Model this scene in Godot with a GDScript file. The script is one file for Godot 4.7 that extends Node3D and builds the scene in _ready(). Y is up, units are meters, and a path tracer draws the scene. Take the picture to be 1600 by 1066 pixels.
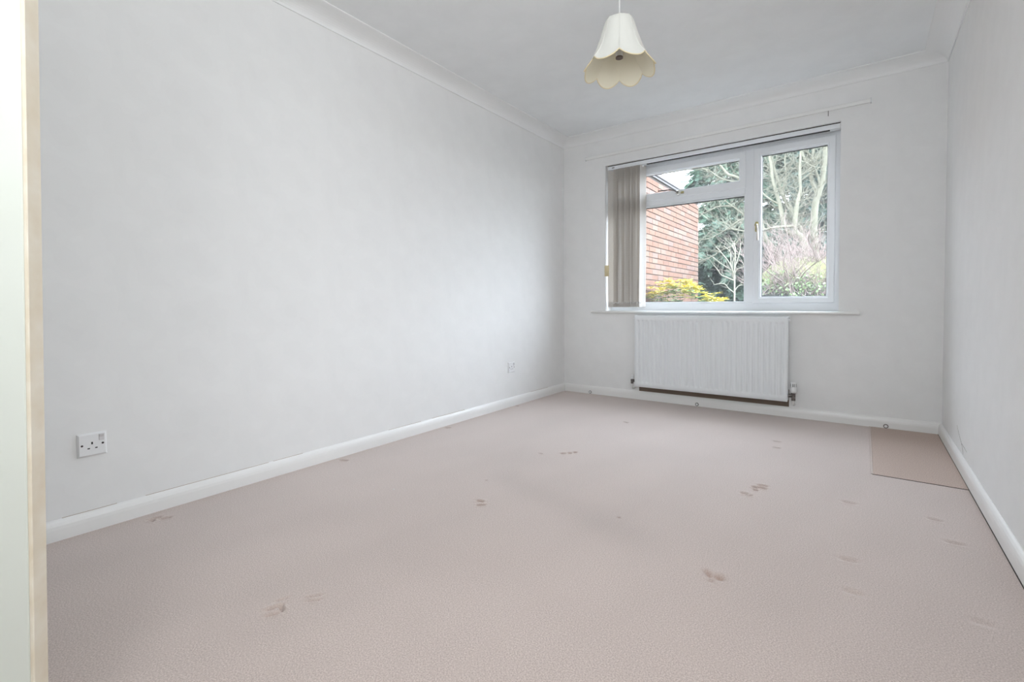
extends Node3D
# An empty carpeted bedroom seen from its doorway: one window with a vertical blind, a radiator below it, garden outside.
# The back (window) wall's inner face is z = 0, the left wall's is x = 0, the carpet is y = 0.

const ROOM_W := 2.729
const CEIL := 2.373
const ROOM_D := 4.62
const HALL_D := 5.7
const FILL_SIDE := 1.0   # strength of the added fill light beside the camera
const FILL_REAR := 1.6   # and of the added one behind it
var rng := RandomNumberGenerator.new()
var M := {}
var taken := {}

# ------------------------------------------------------------------ naming and tagging
func numbered(called: String, parent: Node) -> String:
	var key := str(parent.get_instance_id()) + "/" + called
	var n: int = taken.get(key, 0)
	taken[key] = n + 1
	return called if n == 0 else "%s_%03d" % [called, n]

func tag(o: Node, label := "", category := "", group := "", kind := "") -> Node:
	if label: o.set_meta("label", label)
	if category: o.set_meta("category", category)
	if group: o.set_meta("group", group)
	if kind: o.set_meta("kind", kind)
	return o

func thing(called: String, label: String, category: String, at := Vector3.ZERO, group := "", kind := "") -> Node3D:
	var o := Node3D.new()
	o.name = numbered(called, self)
	add_child(o, true)
	o.position = at
	tag(o, label, category, group, kind)
	return o

func put(called: String, mesh: Mesh, mat: Material, parent: Node, at := Vector3.ZERO) -> MeshInstance3D:
	var o := MeshInstance3D.new()
	o.name = numbered(called, parent)
	o.mesh = mesh
	o.material_override = mat
	o.cast_shadow = GeometryInstance3D.SHADOW_CASTING_SETTING_ON
	parent.add_child(o, true)
	o.position = at
	return o

func obj(called: String, st: SurfaceTool, mat: Material, parent: Node = self, at := Vector3.ZERO) -> MeshInstance3D:
	return put(called, done(st), mat, parent, at)

# ------------------------------------------------------------------ mesh helpers
func begin() -> SurfaceTool:
	var st := SurfaceTool.new()
	st.begin(Mesh.PRIMITIVE_TRIANGLES)
	st.set_smooth_group(-1)
	return st

func done(st: SurfaceTool) -> ArrayMesh:
	st.generate_normals()
	return st.commit()

func poly(st: SurfaceTool, p: Array, out: Vector3) -> void:
	# a flat convex face turned so that its front (clockwise) looks along out
	var n: Vector3 = (p[1] - p[0]).cross(p[2] - p[0])
	var q := p
	if n.dot(out) > 0.0:
		q = p.duplicate()
		q.reverse()
	for i in range(1, q.size() - 1):
		st.add_vertex(q[0]); st.add_vertex(q[i]); st.add_vertex(q[i + 1])

func box(st: SurfaceTool, a: Vector3, b: Vector3, c := 0.0) -> void:
	# a box from a to b with its edges chamfered by c
	var m := (a + b) * 0.5
	var h := (b - a).abs() * 0.5
	c = minf(c, minf(h.x, minf(h.y, h.z)) * 0.9)
	st.set_smooth_group(-1)
	for ax in 3:
		var u := (ax + 1) % 3
		var v := (ax + 2) % 3
		for s in [-1.0, 1.0]:
			var pts := []
			for k in [[-1, -1], [1, -1], [1, 1], [-1, 1]]:
				var p := Vector3.ZERO
				p[ax] = s * h[ax]; p[u] = k[0] * (h[u] - c); p[v] = k[1] * (h[v] - c)
				pts.append(m + p)
			var o := Vector3.ZERO
			o[ax] = s
			poly(st, pts, o)
	if c <= 0.0: return
	for ax in 3:
		var u := (ax + 1) % 3
		var v := (ax + 2) % 3
		for su in [-1.0, 1.0]:
			for sv in [-1.0, 1.0]:
				var pts := []
				for k in [[-1, 0], [1, 0], [1, 1], [-1, 1]]:
					var p := Vector3.ZERO
					p[ax] = k[0] * (h[ax] - c)
					p[u] = su * (h[u] - (c if k[1] == 1 else 0.0))
					p[v] = sv * (h[v] - (c if k[1] == 0 else 0.0))
					pts.append(m + p)
				var o := Vector3.ZERO
				o[u] = su; o[v] = sv
				poly(st, pts, o)
	for sx in [-1.0, 1.0]:
		for sy in [-1.0, 1.0]:
			for sz in [-1.0, 1.0]:
				poly(st, [m + Vector3(sx * h.x, sy * (h.y - c), sz * (h.z - c)), m + Vector3(sx * (h.x - c), sy * h.y, sz * (h.z - c)), m + Vector3(sx * (h.x - c), sy * (h.y - c), sz * h.z)], Vector3(sx, sy, sz))

func boxm(a: Vector3, b: Vector3, c := 0.0) -> SurfaceTool:
	var st := begin()
	box(st, a, b, c)
	return st

func extrude(st: SurfaceTool, prof: Array, a: Vector3, b: Vector3, ex: Vector3, ey: Vector3, smooth := false, caps := true) -> void:
	# a closed profile (Vector2 in the axes ex, ey) run from a to b
	var mid := Vector2.ZERO
	for p in prof: mid += p
	mid /= prof.size()
	st.set_smooth_group(1 if smooth else -1)
	for i in prof.size():
		var p: Vector2 = prof[i]
		var q: Vector2 = prof[(i + 1) % prof.size()]
		var d := q - p
		if d.length() < 1e-7: continue
		var nn := Vector2(d.y, -d.x)
		if _area(prof) < 0.0: nn = -nn
		poly(st, [a + ex * p.x + ey * p.y, a + ex * q.x + ey * q.y, b + ex * q.x + ey * q.y, b + ex * p.x + ey * p.y], ex * nn.x + ey * nn.y)
	if caps:
		st.set_smooth_group(-1)
		var pk := PackedVector2Array(prof)
		var tri := Geometry2D.triangulate_polygon(pk)
		for i in range(0, tri.size(), 3):
			for e in [a, b]:
				var pts := []
				for k in 3: pts.append(e + ex * pk[tri[i + k]].x + ey * pk[tri[i + k]].y)
				poly(st, pts, (a - b) if e == a else (b - a))

func _area(prof: Array) -> float:
	var s := 0.0
	for i in prof.size():
		var p: Vector2 = prof[i]
		var q: Vector2 = prof[(i + 1) % prof.size()]
		s += p.x * q.y - q.x * p.y
	return s

func lathe(st: SurfaceTool, prof: Array, segs: int, at: Vector3, axis := Vector3.UP) -> void:
	# profile of Vector2(radius, height along axis)
	var ez := axis.normalized()
	var ex := ez.cross(Vector3.RIGHT if absf(ez.x) < 0.8 else Vector3.UP).normalized()
	var ey := ez.cross(ex)
	for i in prof.size() - 1:
		var p: Vector2 = prof[i]
		var q: Vector2 = prof[i + 1]
		st.set_smooth_group(i + 1)
		for k in segs:
			var t0 := TAU * k / segs
			var t1 := TAU * (k + 1) / segs
			var d0 := ex * cos(t0) + ey * sin(t0)
			var d1 := ex * cos(t1) + ey * sin(t1)
			var e := q - p
			var out := (d0 + d1) * e.y - ez * 2.0 * e.x
			var pts := []
			pts.append(at + d0 * p.x + ez * p.y)
			if p.x > 1e-6: pts.append(at + d1 * p.x + ez * p.y)
			if q.x > 1e-6: pts.append(at + d1 * q.x + ez * q.y)
			pts.append(at + d0 * q.x + ez * q.y)
			if pts.size() > 2: poly(st, pts, out)
	st.set_smooth_group(-1)

func tube(st: SurfaceTool, pts: Array, radii: Array, sides := 6) -> void:
	st.set_smooth_group(1)
	var rings := []
	var n := pts.size()
	var ref := Vector3(0.31, 0.2, 0.93).normalized()
	for i in n:
		var t: Vector3 = (pts[mini(i + 1, n - 1)] - pts[maxi(i - 1, 0)]).normalized()
		if absf(t.dot(ref)) > 0.95: ref = Vector3(0.9, 0.1, 0.3).normalized()
		var u := t.cross(ref).normalized()
		var v := t.cross(u)
		var r: float = radii[i] if i < radii.size() else radii[-1]
		var ring := []
		for k in sides:
			var a := TAU * k / sides
			ring.append(pts[i] + (u * cos(a) + v * sin(a)) * r)
		rings.append(ring)
	for i in n - 1:
		for k in sides:
			var k1 := (k + 1) % sides
			var mid: Vector3 = (pts[i] + pts[i + 1]) * 0.5
			var c: Vector3 = (rings[i][k] + rings[i][k1] + rings[i + 1][k] + rings[i + 1][k1]) * 0.25
			poly(st, [rings[i][k], rings[i][k1], rings[i + 1][k1], rings[i + 1][k]], c - mid)
	st.set_smooth_group(-1)
	var t0: Vector3 = pts[0] - pts[1]
	poly(st, rings[0], t0)
	var t1: Vector3 = pts[n - 1] - pts[n - 2]
	poly(st, rings[n - 1], t1)

func spline(pts: Array, per := 4) -> Array:
	var out := []
	var n := pts.size()
	for i in n - 1:
		var p0: Vector3 = pts[maxi(i - 1, 0)]
		var p1: Vector3 = pts[i]
		var p2: Vector3 = pts[i + 1]
		var p3: Vector3 = pts[mini(i + 2, n - 1)]
		for k in per:
			out.append(p1.cubic_interpolate(p2, p0, p3, float(k) / per))
	out.append(pts[n - 1])
	return out

func taper(n: int, a: float, b: float) -> Array:
	var r := []
	for i in n: r.append(lerpf(a, b, float(i) / maxf(1.0, n - 1.0)))
	return r

# ------------------------------------------------------------------ materials
func mat(srgb: Color, rough := 0.8, metal := 0.0) -> StandardMaterial3D:
	var m := StandardMaterial3D.new()
	m.albedo_color = srgb
	m.roughness = rough
	m.metallic = metal
	return m

func noise(freq: float, seed_: int, octaves := 3) -> FastNoiseLite:
	var f := FastNoiseLite.new()
	f.seed = seed_
	f.frequency = freq
	f.fractal_octaves = octaves
	f.noise_type = FastNoiseLite.TYPE_SIMPLEX_SMOOTH
	return f

func ntex(freq: float, seed_: int, octaves: int, lo: Color, hi: Color, side := 512) -> NoiseTexture2D:
	var t := NoiseTexture2D.new()
	t.width = side; t.height = side
	t.seamless = true
	t.noise = noise(freq, seed_, octaves)
	var g := Gradient.new()
	g.set_color(0, lo); g.set_color(1, hi)
	t.color_ramp = g
	return t

func nmap(freq: float, seed_: int, octaves: int, strength: float, side := 512) -> NoiseTexture2D:
	var t := NoiseTexture2D.new()
	t.width = side; t.height = side
	t.seamless = true
	t.as_normal_map = true
	t.bump_strength = strength
	t.noise = noise(freq, seed_, octaves)
	return t

func tri(m: StandardMaterial3D, scale: float) -> StandardMaterial3D:
	m.uv1_triplanar = true
	m.uv1_world_triplanar = true
	m.uv1_scale = Vector3.ONE * scale
	return m

func materials() -> void:
	var w := tri(mat(Color(0.953, 0.95, 0.944), 0.85), 2.2)
	w.albedo_texture = ntex(0.004, 3, 3, Color(0.985, 0.985, 0.985), Color(1, 1, 1))
	w.normal_enabled = true
	w.normal_texture = nmap(0.09, 5, 3, 1.2)
	w.normal_scale = 0.05
	M.wall = w
	M.ceiling = tri(mat(Color(0.955, 0.96, 0.96), 0.9), 2.0)
	M.ceiling.albedo_texture = ntex(0.004, 9, 3, Color(0.985, 0.985, 0.985), Color(1, 1, 1))
	M.gloss = mat(Color(0.955, 0.95, 0.94), 0.35)          # skirting, sill
	M.cove = mat(Color(0.955, 0.955, 0.95), 0.75)
	M.cream = tri(mat(Color(0.91, 0.88, 0.82), 0.45), 3.0)
	M.cream.albedo_texture = ntex(0.008, 31, 4, Color(0.92, 0.88, 0.82), Color(1, 1, 1))
	M.lining = mat(Color(0.85, 0.86, 0.825), 0.5)
	var c := tri(mat(Color(0.922, 0.862, 0.834), 0.97), 1.6)
	c.albedo_texture = ntex(0.12, 12, 4, Color(0.74, 0.71, 0.69), Color(1, 1, 1), 1024)
	c.normal_enabled = true
	c.normal_texture = nmap(0.2, 14, 3, 6.0, 1024)
	c.normal_scale = 0.2
	c.vertex_color_use_as_albedo = true
	c.rim_enabled = true      # the sheen of the pile at a low angle
	c.rim = 1.0
	c.rim_tint = 0.3
	M.carpet = c
	var c2 := tri(mat(Color(0.885, 0.81, 0.765), 0.97), 1.6)
	c2.albedo_texture = c.albedo_texture
	c2.normal_enabled = true
	c2.normal_texture = c.normal_texture
	c2.normal_scale = 0.25
	M.patch = c2
	M.carpet_light = mat(Color(0.80, 0.745, 0.715), 0.97)
	M.upvc = mat(Color(0.945, 0.955, 0.965), 0.3)
	M.gasket = mat(Color(0.06, 0.065, 0.075), 0.6)
	var g := mat(Color(0.95, 0.98, 1.0, 0.05), 0.02)
	g.transparency = BaseMaterial3D.TRANSPARENCY_ALPHA
	M.glass = g
	M.chrome = mat(Color(0.78, 0.77, 0.74), 0.25, 1.0)
	M.brass = mat(Color(0.72, 0.68, 0.5), 0.35, 0.9)
	M.old_metal = mat(Color(0.48, 0.46, 0.45), 0.35, 0.9)
	M.plastic = mat(Color(0.94, 0.94, 0.94), 0.3)
	M.switch = mat(Color(0.85, 0.84, 0.84), 0.35)
	M.shade_stain = mat(Color(0.50, 0.44, 0.39), 0.95)  # shade under the radiator put into the colour, with dust
	M.old_crack = mat(Color(0.55, 0.53, 0.5), 0.95)
	M.crack = mat(Color(0.66, 0.58, 0.48), 0.95)
	M.dark = mat(Color(0.05, 0.04, 0.04), 0.6)
	M.screw = mat(Color(0.32, 0.29, 0.3), 0.4, 0.8)
	M.rad = mat(Color(0.945, 0.955, 0.96), 0.35)
	M.shadowgap = mat(Color(0.25, 0.22, 0.2), 0.9)
	var f := tri(mat(Color(0.96, 0.945, 0.925), 0.9), 6.0)
	f.albedo_texture = ntex(0.1, 21, 2, Color(0.9, 0.9, 0.9), Color(1, 1, 1), 256)
	f.backlight_enabled = true
	f.backlight = Color(0.92, 0.91, 0.90)
	M.slat = f
	M.tagcream = mat(Color(0.86, 0.80, 0.64), 0.5)
	M.cord = mat(Color(0.93, 0.93, 0.92), 0.7)
	var s := mat(Color(0.935, 0.93, 0.90), 0.8)
	s.backlight_enabled = true
	s.backlight = Color(0.2, 0.19, 0.16)
	M.shade_outer = s
	var s2 := mat(Color(0.97, 0.945, 0.86), 0.85)
	s2.backlight_enabled = true
	s2.backlight = Color(0.35, 0.33, 0.27)
	M.shade_inner = s2
	M.trim = mat(Color(0.93, 0.87, 0.72), 0.8)
	M.bakelite = mat(Color(0.42, 0.36, 0.33), 0.5)
	# outdoors
	M.bricks = []
	for k in [Color(0.47, 0.34, 0.275), Color(0.48, 0.355, 0.29), Color(0.49, 0.40, 0.35), Color(0.455, 0.325, 0.265), Color(0.475, 0.385, 0.35)]:
		var b := tri(mat(k, 0.9), 5.0)
		b.albedo_texture = ntex(0.05, 41, 4, Color(0.8, 0.78, 0.76), Color(1, 1, 1), 256) if M.bricks.is_empty() else M.bricks[0].albedo_texture
		M.bricks.append(b)
	M.mortar = mat(Color(0.25, 0.22, 0.20), 0.95)
	M.felt = mat(Color(0.40, 0.39, 0.40), 0.8)
	var bark := tri(mat(Color(0.50, 0.49, 0.44), 0.95), 4.0)
	bark.albedo_texture = ntex(0.03, 51, 4, Color(0.72, 0.72, 0.66), Color(1, 1, 1), 256)
	M.bark = bark
	M.pale_twig = mat(Color(0.55, 0.54, 0.485), 0.95)
	M.twig = mat(Color(0.50, 0.44, 0.42), 0.95)
	M.darktwig = mat(Color(0.34, 0.29, 0.26), 0.95)
	M.conifer_bark = mat(Color(0.36, 0.30, 0.26), 0.95)
	var lf := mat(Color(1, 1, 1), 0.7)
	lf.vertex_color_use_as_albedo = true
	lf.cull_mode = BaseMaterial3D.CULL_DISABLED
	lf.backlight_enabled = true
	lf.backlight = Color(0.12, 0.14, 0.06)
	M.leaf = lf
	var gr := tri(mat(Color(0.22, 0.215, 0.165), 0.97), 0.8)
	gr.albedo_texture = ntex(0.03, 61, 5, Color(0.55, 0.52, 0.5), Color(1, 1, 1), 512)
	M.soil = gr
	var ms := tri(mat(Color(0.40, 0.41, 0.26), 0.97), 1.2)
	ms.albedo_texture = ntex(0.04, 63, 5, Color(0.7, 0.7, 0.6), Color(1, 1, 1), 512)
	M.moss = ms

# ------------------------------------------------------------------ the room
func ground_y(x: float, z: float) -> float:
	var t := clampf((-z - 1.6) / 4.6, 0.0, 1.0)
	var y := lerpf(0.12, lerpf(0.55, 1.42, smoothstep(0.35, 1.0, x)), t * t * (3.0 - 2.0 * t))
	if z < -6.2: y += minf(1.4, (-z - 6.2) * 0.10)
	return y + 0.05 * sin(x * 1.7 + z) + 0.03 * sin(x * 4.1 - z * 2.3)

const DENTS := [  # x, z, half length, half width, angle from x to z (degrees), depth, dirt
	[1.02, 3.35, 0.021, 0.006, -68, 0.012, 0.5], [1.045, 3.368, 0.018, 0.005, -61, 0.011, 0.4], [1.040, 3.339, 0.014, 0.005, 19, 0.011, 0.5],
	[1.001, 3.318, 0.020, 0.004, -72, 0.006, 0.15], [1.062, 3.254, 0.023, 0.004, -56, 0.007, 0.1], [1.08, 3.266, 0.021, 0.004, -47, 0.007, 0.1],
	[0.084, 3.345, 0.020, 0.007, -88, 0.011, 0.5], [0.116, 3.318, 0.018, 0.007, -74, 0.010, 0.4], [0.095, 3.36, 0.014, 0.005, -20, 0.008, 0.3],
	[1.02, 2.468, 0.017, 0.007, -12, 0.011, 0.7], [1.05, 2.497, 0.017, 0.006, -46, 0.011, 0.6],
	[0.98, 1.70, 0.016, 0.008, -53, 0.009, 0.7], [1.007, 1.674, 0.011, 0.010, -34, 0.009, 1.0], [1.026, 1.647, 0.011, 0.010, -34, 0.009, 1.0],
	[1.962, 1.584, 0.020, 0.008, -9, 0.012, 0.5], [1.966, 1.618, 0.017, 0.007, 0, 0.012, 0.5], [1.938, 1.625, 0.014, 0.008, 22, 0.012, 0.6], [1.945, 1.66, 0.010, 0.007, 0, 0.008, 0.3], [1.913, 1.728, 0.016, 0.009, -2, 0.010, 0.3], [1.934, 1.742, 0.017, 0.006, -47, 0.008, 0.3],
	[1.949, 2.475, 0.020, 0.010, 53, 0.008, 1.0], [1.982, 2.478, 0.014, 0.014, -8, 0.008, 1.0], [1.965, 2.51, 0.010, 0.010, 0, 0.004, 0.5],
	[0.985, 0.839, 0.022, 0.008, 20, 0.006, 0.3], [2.285, 1.582, 0.026, 0.010, 5, 0.006, 0.0], [2.295, 2.125, 0.026, 0.011, -7, 0.007, 0.0], [2.312, 2.33, 0.024, 0.011, -1, 0.006, 0.0],
	[2.589, 1.78, 0.026, 0.010, -1, 0.006, 0.0], [0.076, 2.49, 0.024, 0.008, -27, 0.009, 0.4], [2.555, 1.584, 0.022, 0.009, 7, 0.005, 0.0], [0.06, 1.672, 0.02, 0.008, -40, 0.007, 0.3],
	[1.914, 0.759, 0.022, 0.008, 4, 0.006, 0.15], [1.93, 0.90, 0.02, 0.008, 4, 0.006, 0.15], [1.564, 2.272, 0.006, 0.006, 0, 0.002, 1.3], [2.584, 2.296, 0.024, 0.012, -3, 0.004, 0.0], [0.04, 0.84, 0.014, 0.006, 0, 0.006, 0.6],
	[0.88, 1.78, 0.014, 0.008, 10, 0.003, 0.5], [0.89, 2.27, 0.006, 0.006, 0, 0.002, 0.7]]

func axis_lines(lo: float, hi: float, which: int) -> PackedFloat32Array:
	var v := []
	var n := int(ceil((hi - lo) / 0.03))
	for i in n + 1: v.append(lerpf(lo, hi, float(i) / n))
	for d in DENTS:
		var c: float = d[which]
		for k in range(-10, 11):
			var q := c + k * 0.0042
			if q > lo + 0.001 and q < hi - 0.001: v.append(q)
	v.sort()
	var out := PackedFloat32Array()
	for q in v:
		if out.is_empty() or q - out[-1] > 0.0022: out.append(q)
	out[-1] = hi
	return out

func make_floor() -> void:
	var xs := axis_lines(-0.05, ROOM_W + 0.05, 0)
	var zs := axis_lines(-0.05, HALL_D, 1)
	var blot := noise(1.1, 77, 3)
	var streak := noise(0.7, 78, 2)
	var nx := xs.size()
	var nz := zs.size()
	var ys := PackedFloat32Array()
	ys.resize(nx * nz)
	var ds := PackedFloat32Array()
	ds.resize(nx * nz)
	for d in DENTS:
		var ca := cos(deg_to_rad(-d[4]))
		var sa := sin(deg_to_rad(-d[4]))
		for j in nz:
			if absf(zs[j] - d[1]) > 0.09: continue
			for i in nx:
				var dx: float = xs[i] - d[0]
				if absf(dx) > 0.09: continue
				var dz: float = zs[j] - d[1]
				var u: float = (dx * ca - dz * sa) / d[2]
				var v: float = (dx * sa + dz * ca) / d[3]
				var g := exp(-(u * u * u * u + v * v))
				var rim := exp(-(u * u * 0.6 + (absf(v) - 2.1) * (absf(v) - 2.1) * 1.2)) * 0.18
				ys[j * nx + i] += d[5] * (rim - g)
				ds[j * nx + i] = maxf(ds[j * nx + i], exp(-(u * u + v * v) * 0.7) * d[6])  # soiling of the dents
	var verts := PackedVector3Array()
	var norms := PackedVector3Array()
	var cols := PackedColorArray()
	var idx := PackedInt32Array()
	verts.resize(nx * nz); norms.resize(nx * nz); cols.resize(nx * nz)
	for j in nz:
		for i in nx:
			var k := j * nx + i
			verts[k] = Vector3(xs[i], ys[k], zs[j])
			var i0 := maxi(i - 1, 0)
			var i1 := mini(i + 1, nx - 1)
			var j0 := maxi(j - 1, 0)
			var j1 := mini(j + 1, nz - 1)
			var gx := (ys[j * nx + i1] - ys[j * nx + i0]) / (xs[i1] - xs[i0])
			var gz := (ys[j1 * nx + i] - ys[j0 * nx + i]) / (zs[j1] - zs[j0])
			norms[k] = Vector3(-gx, 1, -gz).normalized()
			var t := 0.93 + 0.05 * blot.get_noise_2d(xs[i], zs[j]) + 0.03 * streak.get_noise_2d(xs[i] * 4.0 + zs[j], zs[j] * 0.8)
			# the trodden strip, a worn streak that runs across the middle of the room
			var wd := absf((zs[j] - 2.2) - (xs[i] - 1.0) * 0.28)
			if xs[i] > 0.8 and xs[i] < 1.9: t -= 0.08 * exp(-wd * wd * 90.0) * smoothstep(0.8, 1.0, xs[i]) * (1.0 - smoothstep(1.6, 1.9, xs[i]))
			var browning := clampf(ds[k], 0.0, 1.0)
			# browner and darker close to the skirting
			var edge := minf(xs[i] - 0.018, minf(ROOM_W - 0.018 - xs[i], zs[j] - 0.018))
			browning = maxf(browning, 0.35 * exp(-maxf(edge, 0.0) * 22.0))
			cols[k] = Color(t * (1.0 - 0.30 * browning), t * (1.0 - 0.40 * browning), t * (1.0 - 0.46 * browning))
	for j in nz - 1:
		for i in nx - 1:
			var k := j * nx + i
			idx.append_array(PackedInt32Array([k, k + 1, k + nx + 1, k, k + nx + 1, k + nx]))
	var arr := []
	arr.resize(Mesh.ARRAY_MAX)
	arr[Mesh.ARRAY_VERTEX] = verts
	arr[Mesh.ARRAY_NORMAL] = norms
	arr[Mesh.ARRAY_COLOR] = cols
	arr[Mesh.ARRAY_INDEX] = idx
	var am := ArrayMesh.new()
	am.add_surface_from_arrays(Mesh.PRIMITIVE_TRIANGLES, arr)
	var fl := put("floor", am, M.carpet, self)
	tag(fl, "pinkish beige cut pile carpet with furniture dents across the whole floor", "carpet", "", "structure")
	obj("subfloor", boxm(Vector3(-0.25, -0.2, -0.28), Vector3(ROOM_W + 0.25, -0.016, HALL_D + 0.2)), M.shadowgap, fl)
	# the piece of carpet let in by the right-hand corner, with its dark seam
	var st := begin()
	box(st, Vector3(2.372, -0.01, 0.016), Vector3(ROOM_W - 0.018, 0.0025, 1.114), 0.0018)
	tag(obj("carpet_patch", st, M.patch, fl), "darker oblong of carpet let into the corner")
	tag(obj("seam", boxm(Vector3(2.369, -0.008, 1.114), Vector3(ROOM_W - 0.018, 0.0012, 1.119)), M.shadowgap, fl), "dark carpet seam")
	obj("seam", boxm(Vector3(2.362, -0.01, 0.016), Vector3(2.372, 0.003, 1.114), 0.0015), M.carpet_light, fl)
	tag(obj("edge_gap", boxm(Vector3(ROOM_W - 0.0195, -0.01, 0.02), Vector3(ROOM_W - 0.017, 0.004, 3.2)), M.shadowgap, fl), "dark gap along the right skirting")
	var sp := begin()
	for p in [[1.98, 3.03], [2.06, 3.3], [0.62, 2.6]]:
		lathe(sp, [Vector2(0, 0.003), Vector2(0.0025, 0.002), Vector2(0.003, 0.0)], 6, Vector3(p[0], 0, p[1]))
	tag(obj("lint", sp, M.cord, fl), "white flecks of lint")

func skirting(called: String, label: String, a: Vector3, b: Vector3, inward: Vector3) -> void:
	# pencil-round board: a foot, a face and a rounded top
	var h := 0.073
	var t := 0.018
	var prof := [Vector2(-0.01, -0.01), Vector2(t, -0.01), Vector2(t, 0.040), Vector2(t - 0.0015, 0.052), Vector2(t - 0.005, 0.062), Vector2(t - 0.010, 0.069), Vector2(t - 0.015, h), Vector2(-0.01, h)]
	var st := begin()
	extrude(st, prof, a, b, inward, Vector3.UP, false)
	tag(obj(called, st, M.gloss), label, "skirting board", "", "structure")

func cove(called: String, label: String, a: Vector3, b: Vector3, inward: Vector3) -> void:
	var lo := 2.3153
	var proj := 0.122
	var prof := [Vector2(-0.01, lo), Vector2(0.006, lo), Vector2(0.007, lo + 0.004)]
	for i in range(1, 9):
		var t := i / 9.0 * PI * 0.5
		prof.append(Vector2(0.007 + (proj - 0.012) * (1.0 - cos(t)), lo + 0.004 + (CEIL - lo - 0.010) * sin(t)))
	prof.append_array([Vector2(proj - 0.004, CEIL - 0.006), Vector2(proj, CEIL - 0.005), Vector2(proj, CEIL + 0.01), Vector2(-0.01, CEIL + 0.01)])
	var st := begin()
	extrude(st, prof, a, b, inward, Vector3.UP, false)
	tag(obj(called, st, M.cove), label, "coving", "", "structure")

func make_room() -> void:
	make_floor()
	tag(obj("ceiling", boxm(Vector3(-0.25, CEIL, -0.28), Vector3(ROOM_W + 0.25, CEIL + 0.25, HALL_D + 0.2)), M.ceiling), "plain white painted ceiling inside the coving", "ceiling", "", "structure")
	tag(obj("wall_left", boxm(Vector3(-0.25, -0.02, -0.28), Vector3(0, CEIL + 0.02, HALL_D + 0.2)), M.wall), "long white painted wall with two sockets", "wall", "", "structure")
	var wr := tag(obj("wall_right", boxm(Vector3(ROOM_W, -0.02, -0.28), Vector3(ROOM_W + 0.25, CEIL + 0.02, HALL_D + 0.2)), M.wall), "white painted wall beside the carpet patch", "wall", "", "structure")
	var cr := begin()
	tube(cr, [Vector3(ROOM_W, 0.185, 0.60), Vector3(ROOM_W, 0.155, 0.66), Vector3(ROOM_W, 0.125, 0.75), Vector3(ROOM_W, 0.122, 0.83), Vector3(ROOM_W, 0.118, 0.90)], [0.0007, 0.001, 0.0012, 0.001, 0.0006], 4)
	tube(cr, [Vector3(ROOM_W, 0.125, 0.75), Vector3(ROOM_W, 0.10, 0.79), Vector3(ROOM_W, 0.08, 0.80)], [0.001, 0.001, 0.0005], 4)
	tag(obj("crack", cr, M.old_crack, wr), "fine cracks low in the plaster")
	var st := begin()
	var T := CEIL + 0.02
	box(st, Vector3(-0.01, -0.02, -0.28), Vector3(0.43, T, 0))
	box(st, Vector3(2.185, -0.02, -0.28), Vector3(ROOM_W + 0.01, T, 0))
	box(st, Vector3(0.43, -0.02, -0.28), Vector3(2.185, 0.753, 0))
	box(st, Vector3(0.43, 2.081, -0.28), Vector3(2.185, T, 0))
	var wb := tag(obj("wall_back", st, M.wall), "white painted wall around the window and radiator", "wall", "", "structure")
	tag(obj("shade_stain", boxm(Vector3(0.752, 0.072, -0.001), Vector3(1.893, 0.20, 0.0006)), M.shade_stain, wb), "brown strip of painted shade and dust on the wall under the radiator")  # dark strip paints the shade below the radiator, along with some dust
	# the wall behind the camera: a doorway with its door standing open; the window-shaped fill lights here and in the right wall are added
	st = begin()
	box(st, Vector3(-0.01, -0.02, ROOM_D), Vector3(0.10, T, ROOM_D + 0.1))
	box(st, Vector3(0.10, 2.03, ROOM_D), Vector3(0.90, T, ROOM_D + 0.1))
	box(st, Vector3(0.90, -0.02, ROOM_D), Vector3(ROOM_W + 0.01, T, ROOM_D + 0.1))
	tag(obj("wall_front", st, M.wall), "white painted wall with the doorway, behind the viewer", "wall", "", "structure")
	tag(obj("wall_hall", boxm(Vector3(-0.01, -0.02, HALL_D), Vector3(ROOM_W + 0.01, T, HALL_D + 0.2)), M.wall), "white end wall of the hall beyond the doorway", "wall", "", "structure")
	var door := thing("door_1", "cream painted door standing open at the picture's left edge", "door", Vector3(1.198, 0, 3.849), "", "structure")
	# it stands 35 degrees off square and has dropped a little on its hinges
	door.basis = Basis(Vector3.RIGHT, deg_to_rad(-0.78)) * Basis(Vector3.UP, deg_to_rad(-34.8))
	# closing edge at the local origin, the leaf running back along +z to its hinges
	tag(obj("closing_edge", boxm(Vector3(-0.040, 0.006, 0.0), Vector3(0.0, 1.99, 0.006), 0.0015), M.cream, door), "worn cream edge of the door")
	tag(obj("leaf", boxm(Vector3(-0.040, 0.006, 0.006), Vector3(0.0, 1.99, 0.762), 0.0015), M.lining, door), "off-white door face")
	st = begin()
	lathe(st, [Vector2(0.024, 0.0), Vector2(0.024, 0.006), Vector2(0.010, 0.009), Vector2(0.009, 0.04), Vector2(0.022, 0.046), Vector2(0.025, 0.058), Vector2(0.018, 0.068), Vector2(0, 0.07)], 18, Vector3(0, 1.0, 0.09), Vector3.RIGHT)
	obj("handle", st, M.brass, door)
	add_fill_window("window_2", "added fill light on the right wall beside the viewer, shaped as a window with a glowing white blind", Vector3(ROOM_W, 1.6, 3.4), 90.0, Vector2(1.2, 1.1), FILL_SIDE)
	add_fill_window("window_3", "added fill light on the wall behind the viewer, shaped as a narrow window with a glowing white blind", Vector3(2.28, 1.82, ROOM_D), 0.0, Vector2(0.76, 1.0), FILL_REAR)
	skirting("baseboard_left", "white skirting board under the long left wall", Vector3(0, 0, 0), Vector3(0, 0, ROOM_D), Vector3.RIGHT)
	var sk := get_node("baseboard_left")
	var dl := begin()
	rng.seed = 8
	var zz := 0.3
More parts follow.
